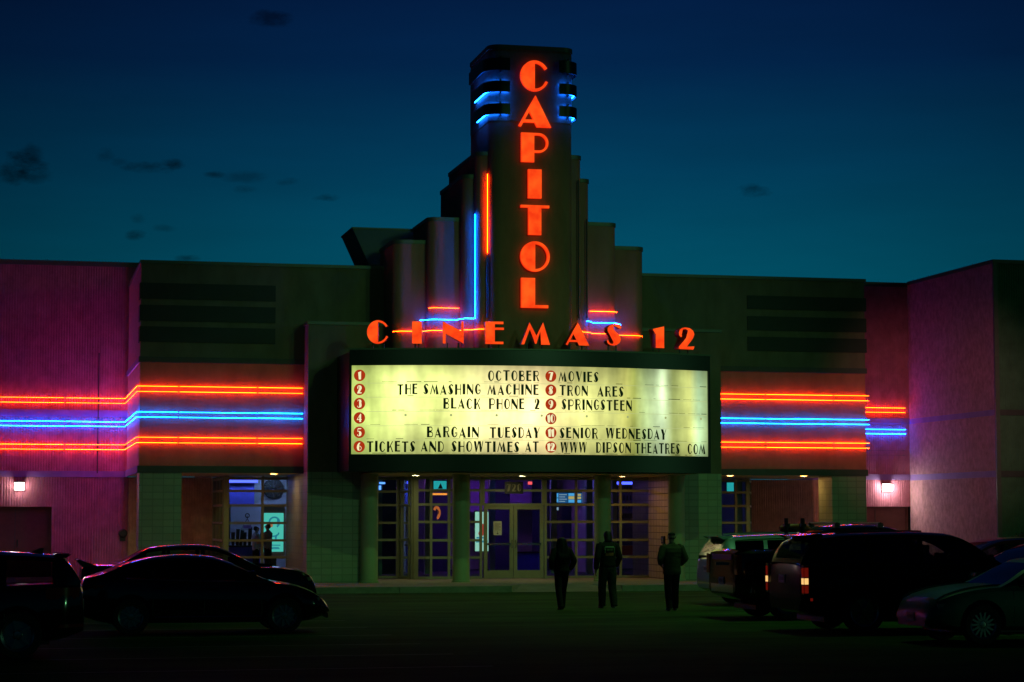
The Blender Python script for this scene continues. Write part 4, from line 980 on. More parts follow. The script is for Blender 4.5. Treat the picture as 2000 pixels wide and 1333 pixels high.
# menu boards over the concession counter, hanging signs, posters
def board_thing(name, label, cat, px0, py0, px1, py1, y, m, rim=plastic):
    a = scr(px0, py0, px1, py1, y); t = thing(name, label, cat, ((a[0] + a[1]) / 2, y, a[2])); w_, h_ = (a[1] - a[0]) / 2, a[3] - a[2]
    MB().box(-w_ - .03, w_ + .03, .012, .06, -.03, h_ + .03).build('casing', rim, t); MB().box(-w_, w_, 0, .011, 0, h_).build('display', m, t)
    return t, w_, h_
bg_ = emis('menu_blue', (.015, .10, .26), .8); br_ = emis('menu_cyan', (.08, .42, .85), .9); yl = emis('menu_yellow', (.65, .55, .2), .7); wt = emis('menu_white', (.30, .45, .60), .7)
for i, (pa, pb, lb) in enumerate(((1085, 1109, 'left menu screen with white text rows behind the right entrance window'), (1109.6, 1124, 'middle menu screen with a yellow picture behind the right entrance window'), (1126, 1142, 'right menu screen with small pictures behind the right entrance window'))):
    t, w_, h_ = board_thing('menu_screen', lb, 'screen', pa, 963, pb, 983, 9.0, bg_); t['group'] = 'menu screens'
    d = MB(); d2 = MB()
    if i == 0:
        d.box(-w_ * .95, -w_ * .55, -.004, -.002, h_ * .55, h_ * .95); d.box(-w_ * .95, -w_ * .55, -.004, -.002, h_ * .1, h_ * .45)
        for k in range(4): d2.box(-w_ * .4, w_ * (.85 - .3 * (k % 2)), -.004, -.002, h_ * (.78 - k * .22), h_ * (.86 - k * .22))
    elif i == 1:
        d.box(-w_ * .9, w_ * .9, -.004, -.002, h_ * .7, h_ * .95); d2.box(-w_ * .9, w_ * .9, -.004, -.002, h_ * .38, h_ * .66); d.box(-w_ * .9, w_ * .9, -.004, -.002, .02, h_ * .34)
    else:
        d.box(-w_ * .85, w_ * .1, -.004, -.002, .02, h_ * .3); d2.box(-w_ * .85, w_ * .1, -.004, -.002, h_ * .4, h_ * .62); d2.box(-w_ * .7, w_ * .1, -.004, -.002, h_ * .7, h_ * .9)
    d.build('menu_picture', br_, t); d2.build('menu_text', (wt, yl, yl)[i], t)
t, w_, h_ = board_thing('ticket_screen', 'small pale menu screen under the menu row', 'screen', 1086, 991, 1091, 997, 9.0, wt)
t, w_, h_ = board_thing('glowing_sign', 'turquoise glowing sign with a dark cone shape high in the entrance window', 'sign', 847, 940, 872, 956, 8.5, emis('sign_turq', (.02, .40, .42), .9))
d = MB(); d.add([(-.08, -.004, .02), (.10, -.004, .02), (.02, -.004, h_ * .75)], [(0, 1, 2)]); d.build('emblem', mat('emblem_brown', (.10, .06, .03), .6), t)
t, w_, h_ = board_thing('glowing_sign', 'narrow turquoise glowing sign at the top of the right entrance window', 'sign', 1148, 941, 1154, 956, 8.5, MATS['sign_turq'])
t, w_, h_ = board_thing('glowing_sign', 'turquoise glowing sign in the narrow window under the right wing', 'sign', 1420, 943, 1433, 960, 7.2, MATS['sign_turq'])
strip(845, 873, 965.5, 8.4, emis('orange_strip', (1.0, .34, .05), 1.2), 'orange light strip under the turquoise sign in the entrance', .06)
strip(1148, 1153, 965, 8.4, MATS['orange_strip'], 'short orange light strip at the right of the entrance', .06)
strip(1031, 1039, 944, 8.0, emis('red_glow', (1.0, .10, .12), 1.2), 'small red light strip above the double doors', .10)
strip(741, 752, 944, 6.0, emis('cyan_strip', (.10, .30, 1.0), 2.0), 'small cyan light strip at the far left of the entrance', .06)
strip(740, 744, 953, 6.0, MATS['cyan_strip'], 'lower cyan light at the far left of the entrance', .14); strip(792, 798, 972, 6.0, MATS['menu_cyan'], 'pale blue screen glow behind the angled door', .35)
# lit poster case behind the left door leaf
t, w_, h_ = board_thing('poster_case', 'tall poster case glowing white and turquoise behind the left glass door', 'poster', 928, 1000, 954, 1077, 7.0, emis('poster_white', (.34, .72, .58), .85))
d = MB()
for (u, v, r_) in ((.55, .62, .10), (.6, .52, .08), (.45, .45, .10)): d.add([(w_ * (u * 2 - 1) + r_ * math.cos(k * math.pi / 5), -.004 - .001 * v, h_ * v + r_ * math.sin(k * math.pi / 5)) for k in range(10)], [tuple(range(10))])
d.build('poster_figure', emis('poster_red', (.50, .08, .05), .6), t)
d = MB(); d.box(-w_ * .8, w_ * .6, -.004, -.002, h_ * .32, h_ * .36); d.box(-w_ * .9, w_ * .9, -.004, -.002, h_ * .22, h_ * .27); d.build('poster_text', TEAL, t)
# orange mask on the wall of the lobby
q = P(853, 1002, 9.8); t = thing('wall_mask', 'orange curved mask shape hanging on the dark lobby wall', 'wall ornament', tuple(q))
m = MB(); m.prism(ring(0, 0, .14, .24, .09, 150, -80, 12), 0, .05, 'y'); m.build('face', emis('mask_orange', (.75, .20, .05), .55), t); m = MB(); m.prism(ring(.02, .02, .06, .08, .03, 180, -60, 8), -.02, -.002, 'y'); m.build('eye', plastic, t)
# counter with machines in the left bay, ticket desk behind the doors
def counter(px0, px1, pt, y, label, n):
    a = P(px0, pt, y); b = P(px1, pt, y); t = thing('counter', label, 'counter', ((a.x + b.x) / 2, y, SW + .03)); w_ = (b.x - a.x) / 2; h_ = a.z - SW - .03
    MB().box(-w_, w_, 0, .6, 0, h_ - .05).build('base', deepblue, t); MB().box(-w_ - .03, w_ + .03, -.04, .64, h_ - .048, h_).build('worktop', plastic, t)
    return t
counter(449, 508, 1066, 7.4, 'dark blue counter in the left bay window', 5)
counter(1005, 1058, 1078, 9.4, 'dark counter behind the right glass door', 4)
for k, (px_, ph) in enumerate(((455, 1040), (463, 1034), (470, 1036), (478, 1040), (487, 1030))):
    a = P(px_, 1066, 7.6); z1 = PZ(px_, ph, 7.6)
    t = thing('cup_stack', ('leftmost', 'second', 'middle', 'fourth', 'rightmost') [k] + ' dark leaning cup stack on the bay counter', 'cup stack', (a.x, 7.6, a.z), 0, 'cup stacks on the bay counter')
    m = MB(); m.tube([(0, 0, 0.001), (.03 * (k % 3 - 1) + .03, 0, (z1 - a.z))], [.05, .065], 12); m.build('cups', plastic, t)
t = thing('hanging_decoration', 'star shaped wire decoration with a triangle hanging in the bay window', 'decoration', tuple(P(483, 1018, 7.2)))
m = MB(); z_ = .0; m.tube([(0, 0, .18), (0, 0, .08)], .008, 6); m.tube([(0, 0, .08), (-.20, 0, -.28), (.20, 0, -.28), (0, 0, .08)], .012, 6); m.lathe([(.05, -.01), (.08, -.01), (.08, .01), (.05, .01), (.05, -.01)], (0, 0, .18), 'y', 16); m.build('wire', plastic, t)
m = MB(); m.box(-.13, .13, -.01, .01, -.25, -.14); m.build('tag', violet, t)

# ================================================================ vehicles
def hermite(pts):
    xs = [p[0] for p in pts]; ys = [p[1] for p in pts]; n = len(pts)
    d = [(ys[i + 1] - ys[i]) / (xs[i + 1] - xs[i]) for i in range(n - 1)]
    m = [d[0]] + [0 if d[i - 1] * d[i] <= 0 else 2 * d[i - 1] * d[i] / (d[i - 1] + d[i]) for i in range(1, n - 1)] + [d[-1]]
    def f(x):
        if x <= xs[0]: return ys[0]
        if x >= xs[-1]: return ys[-1]
        for i in range(n - 1):
            if x <= xs[i + 1]:
                h = xs[i + 1] - xs[i]; t = (x - xs[i]) / h
                return (2*t**3-3*t*t+1)*ys[i] + (t**3-2*t*t+t)*h*m[i] + (-2*t**3+3*t*t)*ys[i+1] + (t**3-t*t)*h*m[i+1]
    return f
def bool_cut(o, cutter):
    md = o.modifiers.new('cut', 'BOOLEAN'); md.operation = 'DIFFERENCE'; md.object = cutter; md.solver = 'EXACT'
    dg = bpy.context.evaluated_depsgraph_get(); ev = o.evaluated_get(dg); me = bpy.data.meshes.new_from_object(ev)
    o.modifiers.clear(); old = o.data; o.data = me; bpy.data.meshes.remove(old)
    cm = cutter.data; bpy.data.objects.remove(cutter); bpy.data.meshes.remove(cm)
    for p in o.data.polygons: p.use_smooth = True
    o.data.set_sharp_from_angle(angle=R(32))
WHEEL = {}
def wheel(parent, x, y, r, spokes=10, side=-1, w=.22, rimm=alloy, twist=.16):
    t = MB(); hw = w / 2; ri = r * .70
    t.lathe([(ri, -hw + .01), (r * .93, -hw), (r, -hw + .045), (r, hw - .045), (r * .93, hw), (ri, hw - .01), (ri - .02, hw - .05), (ri - .02, -hw + .05), (ri, -hw + .01)], (0, 0, 0), 'y', 40)
    o = t.build('wheel', rubber, parent); o.location = (x, y, r)
    m = MB(); s = side
    m.lathe([(ri - .004, s * (hw - .015)), (ri - .03, s * (hw - .03)), (ri - .045, s * .03), (ri - .03, 0)], (0, 0, 0), 'y', 36)
    m.lathe([(0, s * (hw - .035)), (.055, s * (hw - .04)), (.075, s * (hw - .07)), (.075, 0)], (0, 0, 0), 'y', 20)
    m.lathe([(0, 0), (ri - .035, 0)], (0, 0, 0), 'y', 24)
    for k in range(spokes):
        a = 2 * math.pi * k / spokes; b = a + twist
        c0, s0, c1, s1 = math.cos(a), math.sin(a), math.cos(b), math.sin(b); wd = .020
        p0 = Vector((.06 * c0, 0, .06 * s0)); p1 = Vector(((ri - .03) * c1, 0, (ri - .03) * s1)); n = Vector((-s0, 0, c0)) * wd
        f = Vector((0, s * (hw - .035), 0)); g = Vector((0, s * (hw - .085), 0))
        vs = [p0 - n + f, p0 + n + f, p1 + n * .8 + f, p1 - n * .8 + f, p0 - n + g, p0 + n + g, p1 + n * .8 + g, p1 - n * .8 + g]
        m.add(vs, [(0, 1, 2, 3), (4, 7, 6, 5), (0, 4, 5, 1), (1, 5, 6, 2), (2, 6, 7, 3), (3, 7, 4, 0)])
    m.build('rim', rimm, o)
def slab(pts, th, name, m, parent, axis='x', bevel=.006):
    return MB().prism(pts, th[0], th[1], axis).build(name, m, parent, bevel=bevel)
def make_car(name, label, cat, X, Y, rz, S):
    t = thing(name, label, cat, (X, Y, 0), rz)
    L, Wd = S['L'], S['W']; hl = L / 2; belt = hermite(S['belt']); zb0 = S.get('zb', .24); paint = S['paint']; pk = S.get('endp', .30)
    def hw(x):
        e = hl - abs(x); f = 1 - .05 * abs(x / hl) ** 4
        if e < .45: f *= 1 - pk * .75 * (1 - e / .45) ** 2.2
        return Wd / 2 * f
    def zb(x):
        e = hl - abs(x)
        return zb0 + (.14 * (1 - e / .5) ** 1.5 if e < .5 else 0)
    xs = sorted(set([round(p[0], 3) for p in S['belt']] + [round(-hl + L * i / 44, 3) for i in range(45)] + [-hl, hl, -hl + .03, -hl + .1, hl - .03, hl - .1]))
    xs = [x for i, x in enumerate(xs) if i == 0 or x - xs[i - 1] > .012]
    def section(x):
        h = hw(x); b = zb(x); z = belt(x); H = z - b; cr = S.get('crown', .035)
        half = [(0, b), (.80 * h, b), (.955 * h, b + .07 * min(1, H / .3)), (.992 * h, b + .30 * H), (1.0 * h, b + .52 * H), (.993 * h, b + .74 * H), (.968 * h, z - .06 * min(1, H / .3)), (.90 * h, z), (.5 * h, z + cr * .75), (0, z + cr)]
        return half + [(-y, q) for y, q in half[-2:0:-1]]
    m = MB(); n = len(section(0)); m.sm = True
    for x in xs: m.v += [(x, y, z) for y, z in section(x)]
    for i in range(len(xs) - 1):
        for k in range(n): m.f.append((i * n + k, i * n + (k + 1) % n, (i + 1) * n + (k + 1) % n, (i + 1) * n + k))
    m.f += [tuple(range(n - 1, -1, -1)), tuple((len(xs) - 1) * n + k for k in range(n))]
    body = m.build('body', paint, t)
    wr = S['wr']; wl = S['wheels']
    c = MB()
    for x in wl: 
        for s in (-1, 1): c.lathe([(0, -.02), (wr + .065, -.02), (wr + .065, .40), (0, .40)] if s > 0 else [(0, .02), (wr + .065, .02), (wr + .065, -.40), (0, -.40)], (x, s * (Wd / 2 - .26), wr + .01), 'y', 36)
    if 'bed' in S: x0, x1, bz = S['bed']; c.box(x0, x1, -Wd / 2 + .13, Wd / 2 - .13, bz, 3)
    cut = c.build('cutter', None); cut.parent = t; bpy.context.view_layer.update(); bool_cut(body, cut)
    for x in wl:
        for s in (-1, 1): wheel(t, x, s * (Wd / 2 - .125), wr, S.get('spokes', 10), s, rimm=S.get('rim', alloy), twist=S.get('twist', .16))
    un = MB().box(-hl + .5, hl - .5, -Wd / 2 + .3, Wd / 2 - .3, .20, .30).build('underbody', plastic, t)
    # greenhouse
    rf = hermite(S['roof']); r0, r1 = S['roof'][0][0], S['roof'][-1][0]; zmax = max(p[1] for p in S['roof'])
    rs, fs_ = S['screens']; wins = S['windows']; tw_ = S.get('topw', .70)
    gx = set([r0, r1, *rs, *fs_] + [w for ab in wins for w in ab] + [p[0] for p in S['roof']])
    k = int((r1 - r0) / .09); gx |= set(r0 + (r1 - r0) * i / k for i in range(k + 1))
    key = set([r0, r1, *rs, *fs_] + [w for ab in wins for w in ab]); gx = sorted(gx)
    out = []
    for x in gx:
        if out and x - out[-1] < .03:
            if x in key and out[-1] not in key: out[-1] = x
            elif x in key and out[-1] in key and x - out[-1] > 1e-4: out.append(x)
            continue
        out.append(x)
    gx = out
    def gsec(x):
        h = hw(x); z0 = belt(x) - .015; z = max(rf(x), z0 + .02); kk = max(0, min(1, (z - z0) / (zmax - belt(0)))); bw = .905 * h; tw = bw * (1 - kk) + tw_ * Wd / 2 * kk
        zt = z - .055 * kk; pts = [(bw, z0)]
        for q in (.10, .86): pts.append((bw + (tw - bw) * q + .02 * kk * math.sin(q * 3.14), z0 + (zt - z0) * q))
        pts += [(tw, zt), (tw * .82, z - .018 * kk), (tw * .45, z - .003 * kk), (0, z)]
        return pts
    cab, gl, scn = MB(), MB(), {'r': MB(), 'f': MB()}
    cab.sm = True; gl.sm = True; secs = [gsec(x) for x in gx]; npt = 7
    sg = {-1: [], 1: []}
    for i in range(len(gx) - 1):
        xm = (gx[i] + gx[i + 1]) / 2
        iw = next((j for j, (a, b) in enumerate(wins) if a - 1e-6 <= gx[i] and gx[i + 1] <= b + 1e-6), None)
        isr = rs[0] - 1e-6 <= gx[i] and gx[i + 1] <= rs[1] + 1e-6; isf = fs_[0] - 1e-6 <= gx[i] and gx[i + 1] <= fs_[1] + 1e-6
        for s in (-1, 1):
            for j in range(npt - 1):
                q = [(gx[i], s * secs[i][j][0], secs[i][j][1]), (gx[i + 1], s * secs[i + 1][j][0], secs[i + 1][j][1]), (gx[i + 1], s * secs[i + 1][j + 1][0], secs[i + 1][j + 1][1]), (gx[i], s * secs[i][j + 1][0], secs[i][j + 1][1])]
                if j == 1 and iw is not None: sg[s].append((iw, q))
                elif j >= 4 and (isr or isf): scn['r' if isr else 'f'].add(q, [(0, 1, 2, 3)])
                else: cab.add(q, [(0, 1, 2, 3)])
    cab.build('cabin', paint, t)
    for s in (-1, 1):
        for j in range(len(wins)):
            g = MB(); g.sm = True
            for iw, q in sg[s]:
                if iw == j: g.add(q, [(0, 1, 2, 3)])
            if g.f: g.build('side_window', S.get('glass', darkglass), t)
    for kx, nm in (('r', 'rear_window'), ('f', 'windscreen')):
        if scn[kx].f: scn[kx].sm = True; scn[kx].build(nm, S.get('screen', carglass), t)
    # door seams as thin dark grooves set on the flank, handles, mirrors
    for x in S.get('seams', ()):
        for s in (-1, 1):
            pts = []
            for q in (.16, .3, .52, .74, .93):
                b = zb(x); z = belt(x); H = z - b; f = hermite([(0, .95), (.07, .957), (.30, .992), (.52, 1.0), (.74, .993), (.94, .968), (1, .90)])(q)
                pts.append((x, s * (f * hw(x) - .003), b + q * H))
            MB().tube(pts, .006, 5).build('door_seam', plastic, t)
    for x in S.get('handles', ()):
        for s in (-1, 1):
            z = zb(x) + .82 * (belt(x) - zb(x)); y = s * (hw(x) * .985 + .012)
            MB().tube([(x - .10, y - s * .02, z), (x - .085, y + s * .012, z + .004), (x + .085, y + s * .012, z + .006), (x + .10, y - s * .02, z + .004)], .013, 6).build('door_handle', S.get('handlem', paint), t)
    if 'mirror' in S:
        x, z = S['mirror']
        for s in (-1, 1):
            y = s * (hw(x) * .93)
            mm = MB(); mm.sm = True; mm.prism([(x - .06, z), (x + .05, z - .01), (x + .07, z + .08), (x + .02, z + .15), (x - .06, z + .14)], y, y + s * .24, 'y'); mm.build('mirror', paint, t, bevel=.015)
    if S.get('fin') is not None:
        x = S['fin']; m = MB(); m.sm = True; z = rf(x); m.prism([(x + .10, z - .01), (x - .10, z - .02), (x - .12, z + .07), (x - .06, z + .065)], -.02, .02, 'y'); m.build('antenna_fin', plastic, t, bevel=.006)
    # waist and sill trim catch the sign light
    if S.get('trim'):
        z_, m_ = S['trim']
        for s in (-1, 1): MB().tube([(x, s * (hw(x) * .995 + .004), z_) for x in [wl[0] + wr + .1 + (wl[1] - wl[0] - 2 * wr - .2) * i / 6 for i in range(7)]], .012, 6).build('side_trim', m_, t)
    def corner(name, x, z0, z1, y0, y1, m, depth=.12, parent=t, dirn=1):
        """lamp wrapped round a corner: follows the plan of the body between y0..y1"""
        xe = dirn * hl
        mb = MB(); mb.sm = True; pts = []
        for i in range(9):
            y = y0 + (y1 - y0) * i / 8
            # find the x where hw(x)=|y|
            a, b = 0.0, hl
            for _ in range(26):
                c_ = (a + b) / 2
                if hw(c_) > abs(y) / .985: a = c_
                else: b = c_
            a = max(min(a, hl - .004), hl - .42)
            while belt(dirn * a) < z1 + .012 and a > hl - .6: a -= .01
            pts.append((dirn * (a + .006), y))
        inner = [(x_ - dirn * depth, y_) for x_, y_ in pts]
        mb.prism(pts + inner[::-1], z0, z1)
        return mb.build(name, m, parent)
    t_api = dict(hw=hw, belt=belt, zb=zb, corner=corner, hl=hl, rf=rf, W=Wd)
    return t, t_api
def plate(t, x, y, z, name='number_plate', tilt=0):
    o = MB().box(-.006, .006, -.155, .155, -.077, .077).build(name, platem, t); o.location = (x, y, z); o.rotation_euler = (0, tilt, 0)
    d = MB()
    for k in range(6):
        s = -1 if x < 0 else 1
        d.box(s * .0065, s * .008, -.12 + k * .042, -.095 + k * .042, -.03, .035)
    d.build('plate_marking', plastic, o)
def place(px_near_rear, py, L, heading, W_):
    """vehicle whose camera-side wheels touch the ground on the photo row py; px_near_rear: photo column of its left end"""
    g = G(px_near_rear, py); yn = g.y
    xl = PX(px_near_rear, yn, 1150)
    return xl + L / 2, yn + W_ / 2 + .02
# --- left: dark fastback saloon, side on
S = dict(L=4.52, W=1.80, wr=.33, wheels=(-1.37, 1.40), zb=.22, paint=carblack, spokes=10,
         belt=[(-2.26, .62), (-2.23, .93), (-2.1, 1.02), (-1.5, 1.0), (0, .95), (1.05, .93), (1.3, .905), (1.66, .84), (1.94, .735), (2.11, .62), (2.22, .52), (2.26, .44)],
         roof=[(-2.12, 1.025), (-1.9, 1.10), (-1.36, 1.31), (-.89, 1.405), (-.4, 1.44), (.06, 1.41), (.43, 1.30), (.9, 1.07), (1.24, .915)],
         screens=((-1.85, -1.05), (.35, 1.15)), windows=[(-1.45, -1.02), (-.94, -.10), (-.02, .84)], topw=.66, seams=(-.98, -.06, .98), handles=(-.85, .1), mirror=(.78, .98), endp=.42, trim=(.32, chrome))
X, Y = place(158, 1243, 4.52, 1, 1.8)
car, A = make_car('parked_car', 'black fastback saloon parked side-on nearest on the left, red rim of light along its roof', 'car', X, Y, 0, S)
for s in (-1, 1):
    A['corner']('headlight', 0, .56, .65, s * .80, s * .52, clearlens, .16); A['corner']('tail_light', 0, .80, .90, s * .86, s * .55, redlens, .12, dirn=-1)
A['corner']('grille', 0, .40, .56, -.55, .55, plastic, .05); A['corner']('lower_grille', 0, .27, .35, -.62, .62, plastic, .05)
for z in (.42, .46, .50, .54): A['corner']('grille_bar', 0, z - .006, z + .006, -.56, .56, chrome, .062)
MB().tube([(x, s * (A['hw'](x) * .905), A['belt'](x) + .006) for s in (-1,) for x in [-1.4 + 2.5 * i / 10 for i in range(11)]], .009, 6).build('window_trim', chrome, car)
# --- left: muscle saloon with boot spoiler behind it
S = dict(L=5.06, W=1.90, wr=.36, wheels=(-1.50, 1.55), zb=.22, paint=cardark, spokes=5,
         belt=[(-2.53, .70), (-2.50, 1.0), (-2.38, 1.09), (-1.7, 1.08), (0, 1.04), (1.0, 1.04), (1.6, 1.02), (2.1, .96), (2.36, .86), (2.48, .72), (2.53, .55)],
         roof=[(-1.82, 1.10), (-1.55, 1.22), (-1.12, 1.45), (-.75, 1.515), (-.1, 1.54), (.35, 1.50), (.62, 1.40), (1.0, 1.20), (1.30, 1.05)],
         screens=((-1.7, -1.1), (.45, 1.22)), windows=[(-1.15, -.72), (-.64, .02), (.10, .88)], topw=.68, seams=(-.68, .06, 1.02), handles=(-.55, .2), mirror=(.85, 1.08), endp=.22, glass=carglass)
X, Y = place(157, 1207, 5.06, 1, 1.9)
car, A = make_car('parked_car', 'dark muscle saloon with a raised boot spoiler, behind the black fastback on the left', 'car', X, Y, 0, S)
slab([(-2.60, 1.20), (-2.57, 1.215), (-2.30, 1.12), (-2.20, 1.085), (-2.48, 1.07)], (-.78, .78), 'spoiler', plastic, car, 'y', .008)
for s in (-1, 1):
    A['corner']('tail_light', 0, .84, .96, s * .88, s * .20, redlens, .10, dirn=-1); A['corner']('headlight', 0, .70, .82, s * .86, s * .56, clearlens, .12)
A['corner']('grille', 0, .60, .72, -.55, .55, plastic, .05)
slab([(1.20, 1.10), (1.6, 1.085), (1.6, 1.06), (1.2, 1.07)], (-.34, .34), 'bonnet_scoop', cardark, car, 'y', .01)
# --- left edge: small SUV facing left, cut by the frame
S = dict(L=4.55, W=1.85, wr=.36, wheels=(-1.30, 1.36), zb=.26, paint=carblack, spokes=5, twist=.05,
         belt=[(-2.275, .70), (-2.25, 1.02), (-2.17, 1.10), (-1.5, 1.07), (0, 1.02), (1.1, 1.01), (1.6, .98), (2.0, .86), (2.18, .72), (2.275, .55)],
         roof=[(-2.22, 1.15), (-2.14, 1.30), (-2.0, 1.49), (-1.86, 1.54), (-1.3, 1.585), (-.5, 1.615), (.1, 1.59), (.5, 1.46), (1.1, 1.11), (1.25, 1.02)],
         screens=((-2.17, -1.95), (.40, 1.16)), windows=[(-1.82, -1.12), (-1.04, -.22), (-.14, .82)], topw=.70, seams=(-1.1, -.18, .95), handles=(-.95, -.05), mirror=(.8, 1.06), fin=-1.55, endp=.34, glass=darkglass, trim=(.40, plastic))
g = G(165, 1287); X, Y = PX(165, g.y, 1200) - 4.55 / 2, g.y + .95
car, A = make_car('parked_car', 'black small SUV cut off by the left edge, antenna fin and spoiler on its roof', 'car', X, Y, math.pi, S)
midglass = glassmat('smoked_glass', (.22, .22, .22))
for o in [c for c in car.children if c.name.startswith('side_window')][0::3]:
    o.data.materials.clear(); o.data.materials.append(midglass)
slab([(-2.06, 1.545), (-1.86, 1.560), (-1.80, 1.525), (-2.0, 1.505)], (-.56, .56), 'roof_spoiler', carblack, car, 'y', .008)
for s in (-1, 1):
    A['corner']('tail_light', 0, .88, 1.06, s * .90, s * .46, redlens, .16, dirn=-1); A['corner']('reflector', 0, .46, .51, s * .88, s * .66, redlens, .08, dirn=-1)
plate(car, -2.285, 0, .78)
# --- right: silver green SUV at the back
S = dict(L=4.70, W=1.90, wr=.37, wheels=(-1.36, 1.42), zb=.28, paint=carteal, spokes=5, twist=.05,
         belt=[(-2.35, .80), (-2.33, 1.08), (-2.26, 1.16), (-1.5, 1.12), (0, 1.08), (1.2, 1.08), (1.7, 1.03), (2.1, .9), (2.28, .74), (2.35, .6)],
         roof=[(-2.31, 1.20), (-2.22, 1.36), (-2.06, 1.58), (-1.9, 1.655), (-1.2, 1.70), (-.3, 1.72), (.3, 1.68), (.7, 1.54), (1.2, 1.22), (1.4, 1.10)],
         screens=((-2.27, -2.0), (.55, 1.3)), windows=[(-1.86, -1.14), (-1.04, -.16), (-.08, .92)], topw=.72, seams=(-1.1, -.1, 1.05), handles=(-.95, .05), mirror=(.9, 1.12), endp=.26)
X, Y = place(1404, 1186, 4.7, 1, 1.9)
car, A = make_car('parked_car', 'silver green SUV with roof spoiler and rails, parked furthest back beside the walking man', 'car', X, Y, 0, S)
slab([(-2.22, 1.66), (-1.9, 1.675), (-1.84, 1.62), (-2.1, 1.60)], (-.60, .60), 'roof_spoiler', carteal, car, 'y', .008)
for s in (-1, 1):
    A['corner']('tail_light', 0, .98, 1.14, s * .93, s * .42, redlens, .16, dirn=-1)
    MB().tube([(x, s * .60, A['rf'](x) + .035) for x in [-1.7 + 1.9 * i / 8 for i in range(9)]], .016, 6).build('roof_rail', chrome, car)
A['corner']('bumper_trim', 0, .52, .56, -.86, .86, chrome, .06, dirn=-1); plate(car, -2.362, 0, .88)
MB().tube([(-1.86 + 2.75 * i / 14, -.775 * (1 - .02 * (i / 14)), A['rf'](-1.86 + 2.75 * i / 14) - .10) for i in range(15)], .012, 6).build('window_trim', chrome, car)
# --- right: dark pickup with roof rack
S = dict(L=5.80, W=2.0, wr=.41, wheels=(-1.80, 1.90), zb=.38, paint=cardark, spokes=6, twist=.04,
         belt=[(-2.90, .85), (-2.88, 1.38), (-2.80, 1.43), (-1.30, 1.44), (-1.15, 1.34), (1.0, 1.30), (1.5, 1.30), (2.2, 1.22), (2.7, 1.12), (2.84, .95), (2.9, .7)],
         roof=[(-1.12, 1.36), (-1.05, 1.55), (-.92, 1.84), (-.7, 1.93), (0, 1.97), (.6, 1.93), (.85, 1.83), (1.3, 1.45), (1.48, 1.32)],
         screens=((-1.09, -.88), (.75, 1.4)), windows=[(-.86, -.1), (0.0, .98)], topw=.74, seams=(-1.0, -.05, 1.12), handles=(-.85, .1), mirror=(1.0, 1.36), endp=.12, bed=(-2.80, -1.22, .80), handlem=chrome)
X, Y = place(1441, 1213, 5.8, 1, 2.0)
car, A = make_car('pickup_truck', 'dark pickup truck with a bed rack, between the silver green SUV and big black SUV', 'pickup truck', X, Y, 0, S)
for s in (-1, 1): slab([(s * .99, .95), (s * .84, .95), (s * .84, 1.34), (s * .99, 1.34)], (-2.905, -2.80), 'tail_light', redlens, car, 'x', .01)
A['corner']('bumper', 0, .56, .72, -.95, .95, chrome, .10, dirn=-1); plate(car, -2.915, 0, .80)
slab([(-.62, 1.24), (.62, 1.24), (.62, 1.34), (-.62, 1.34)], (-2.903, -2.89), 'tailgate_panel', plastic, car, 'x', .01)
MB().box(-.12, .12, -.015, .015, -.03, .03).build('tailgate_handle', chrome, car).location = (-2.92, 0, 1.15)
rk = MB()
for x in (-1.75, -1.39):
    rk.tube([(x, -.80, 1.42), (x, -.80, 2.10)], .045, 8); rk.box(x - .06, x + .06, -.86, -.74, 1.92, 1.98)
rk.tube([(-1.75, -.80, 1.72), (-1.39, -.80, 1.72)], .025, 8); rk.tube([(-1.75, -.80, 1.92), (-1.39, -.80, 1.80)], .02, 8)
rk.build('bed_rack', plastic, car)
cb = MB()
for x in (-.62, .35): cb.tube([(x, -.78, 1.99), (x, .78, 1.99)], .028, 8); cb.box(x - .06, x + .06, -.80, -.70, 1.90, 2.0); cb.box(x - .06, x + .06, .70, .80, 1.90, 2.0)
cb.build('crossbar', plastic, car)
lt = thing('tied_bundle', 'orange wrapped bundle tied in the rack on the pickup bed', 'bundle', (X - 1.50, Y - .55, 1.83))
m = MB(); m.tube([(-.30, 0, .05), (-.2, 0, .06), (.2, .03, .07), (.34, .03, .05)], [.05, .08, .09, .06], 12); m.build('wrap', mat('orange_wrap', (.40, .07, .02), .5), lt)
m = MB()
for x in (-.15, .15): m.lathe([(.104, -.012), (.104, .012)], (x, .015, .065), 'x', 16)
m.build('strap', plastic, lt)
# --- right: big black SUV, tail light on
S = dict(L=5.20, W=2.02, wr=.40, wheels=(-1.42, 1.56), zb=.32, paint=suvblack, spokes=6, twist=.05,
         belt=[(-2.60, .95), (-2.59, 1.18), (-2.55, 1.24), (-1.5, 1.24), (0, 1.22), (1.15, 1.20), (1.7, 1.18), (2.2, 1.10), (2.48, 1.0), (2.56, .85), (2.6, .65)],
         roof=[(-2.57, 1.28), (-2.48, 1.50), (-2.33, 1.69), (-2.10, 1.785), (-1.5, 1.83), (-.4, 1.85), (.3, 1.83), (.65, 1.74), (1.15, 1.40), (1.42, 1.22)],
         screens=((-2.54, -2.36), (.5, 1.34)), windows=[(-2.20, -1.30), (-1.2, -.30), (-.2, .98)], topw=.76, seams=(-1.24, -.24, 1.12), handles=(-1.05, -.02), mirror=(1.0, 1.27), endp=.16, glass=darkglass, trim=(.80, plastic))
X, Y = place(1571, 1240, 5.2, 1, 2.02)
car, A = make_car('parked_car', 'big black SUV with a lit tail light, parked third from the entrance on the right', 'car', X, Y, 0, S)
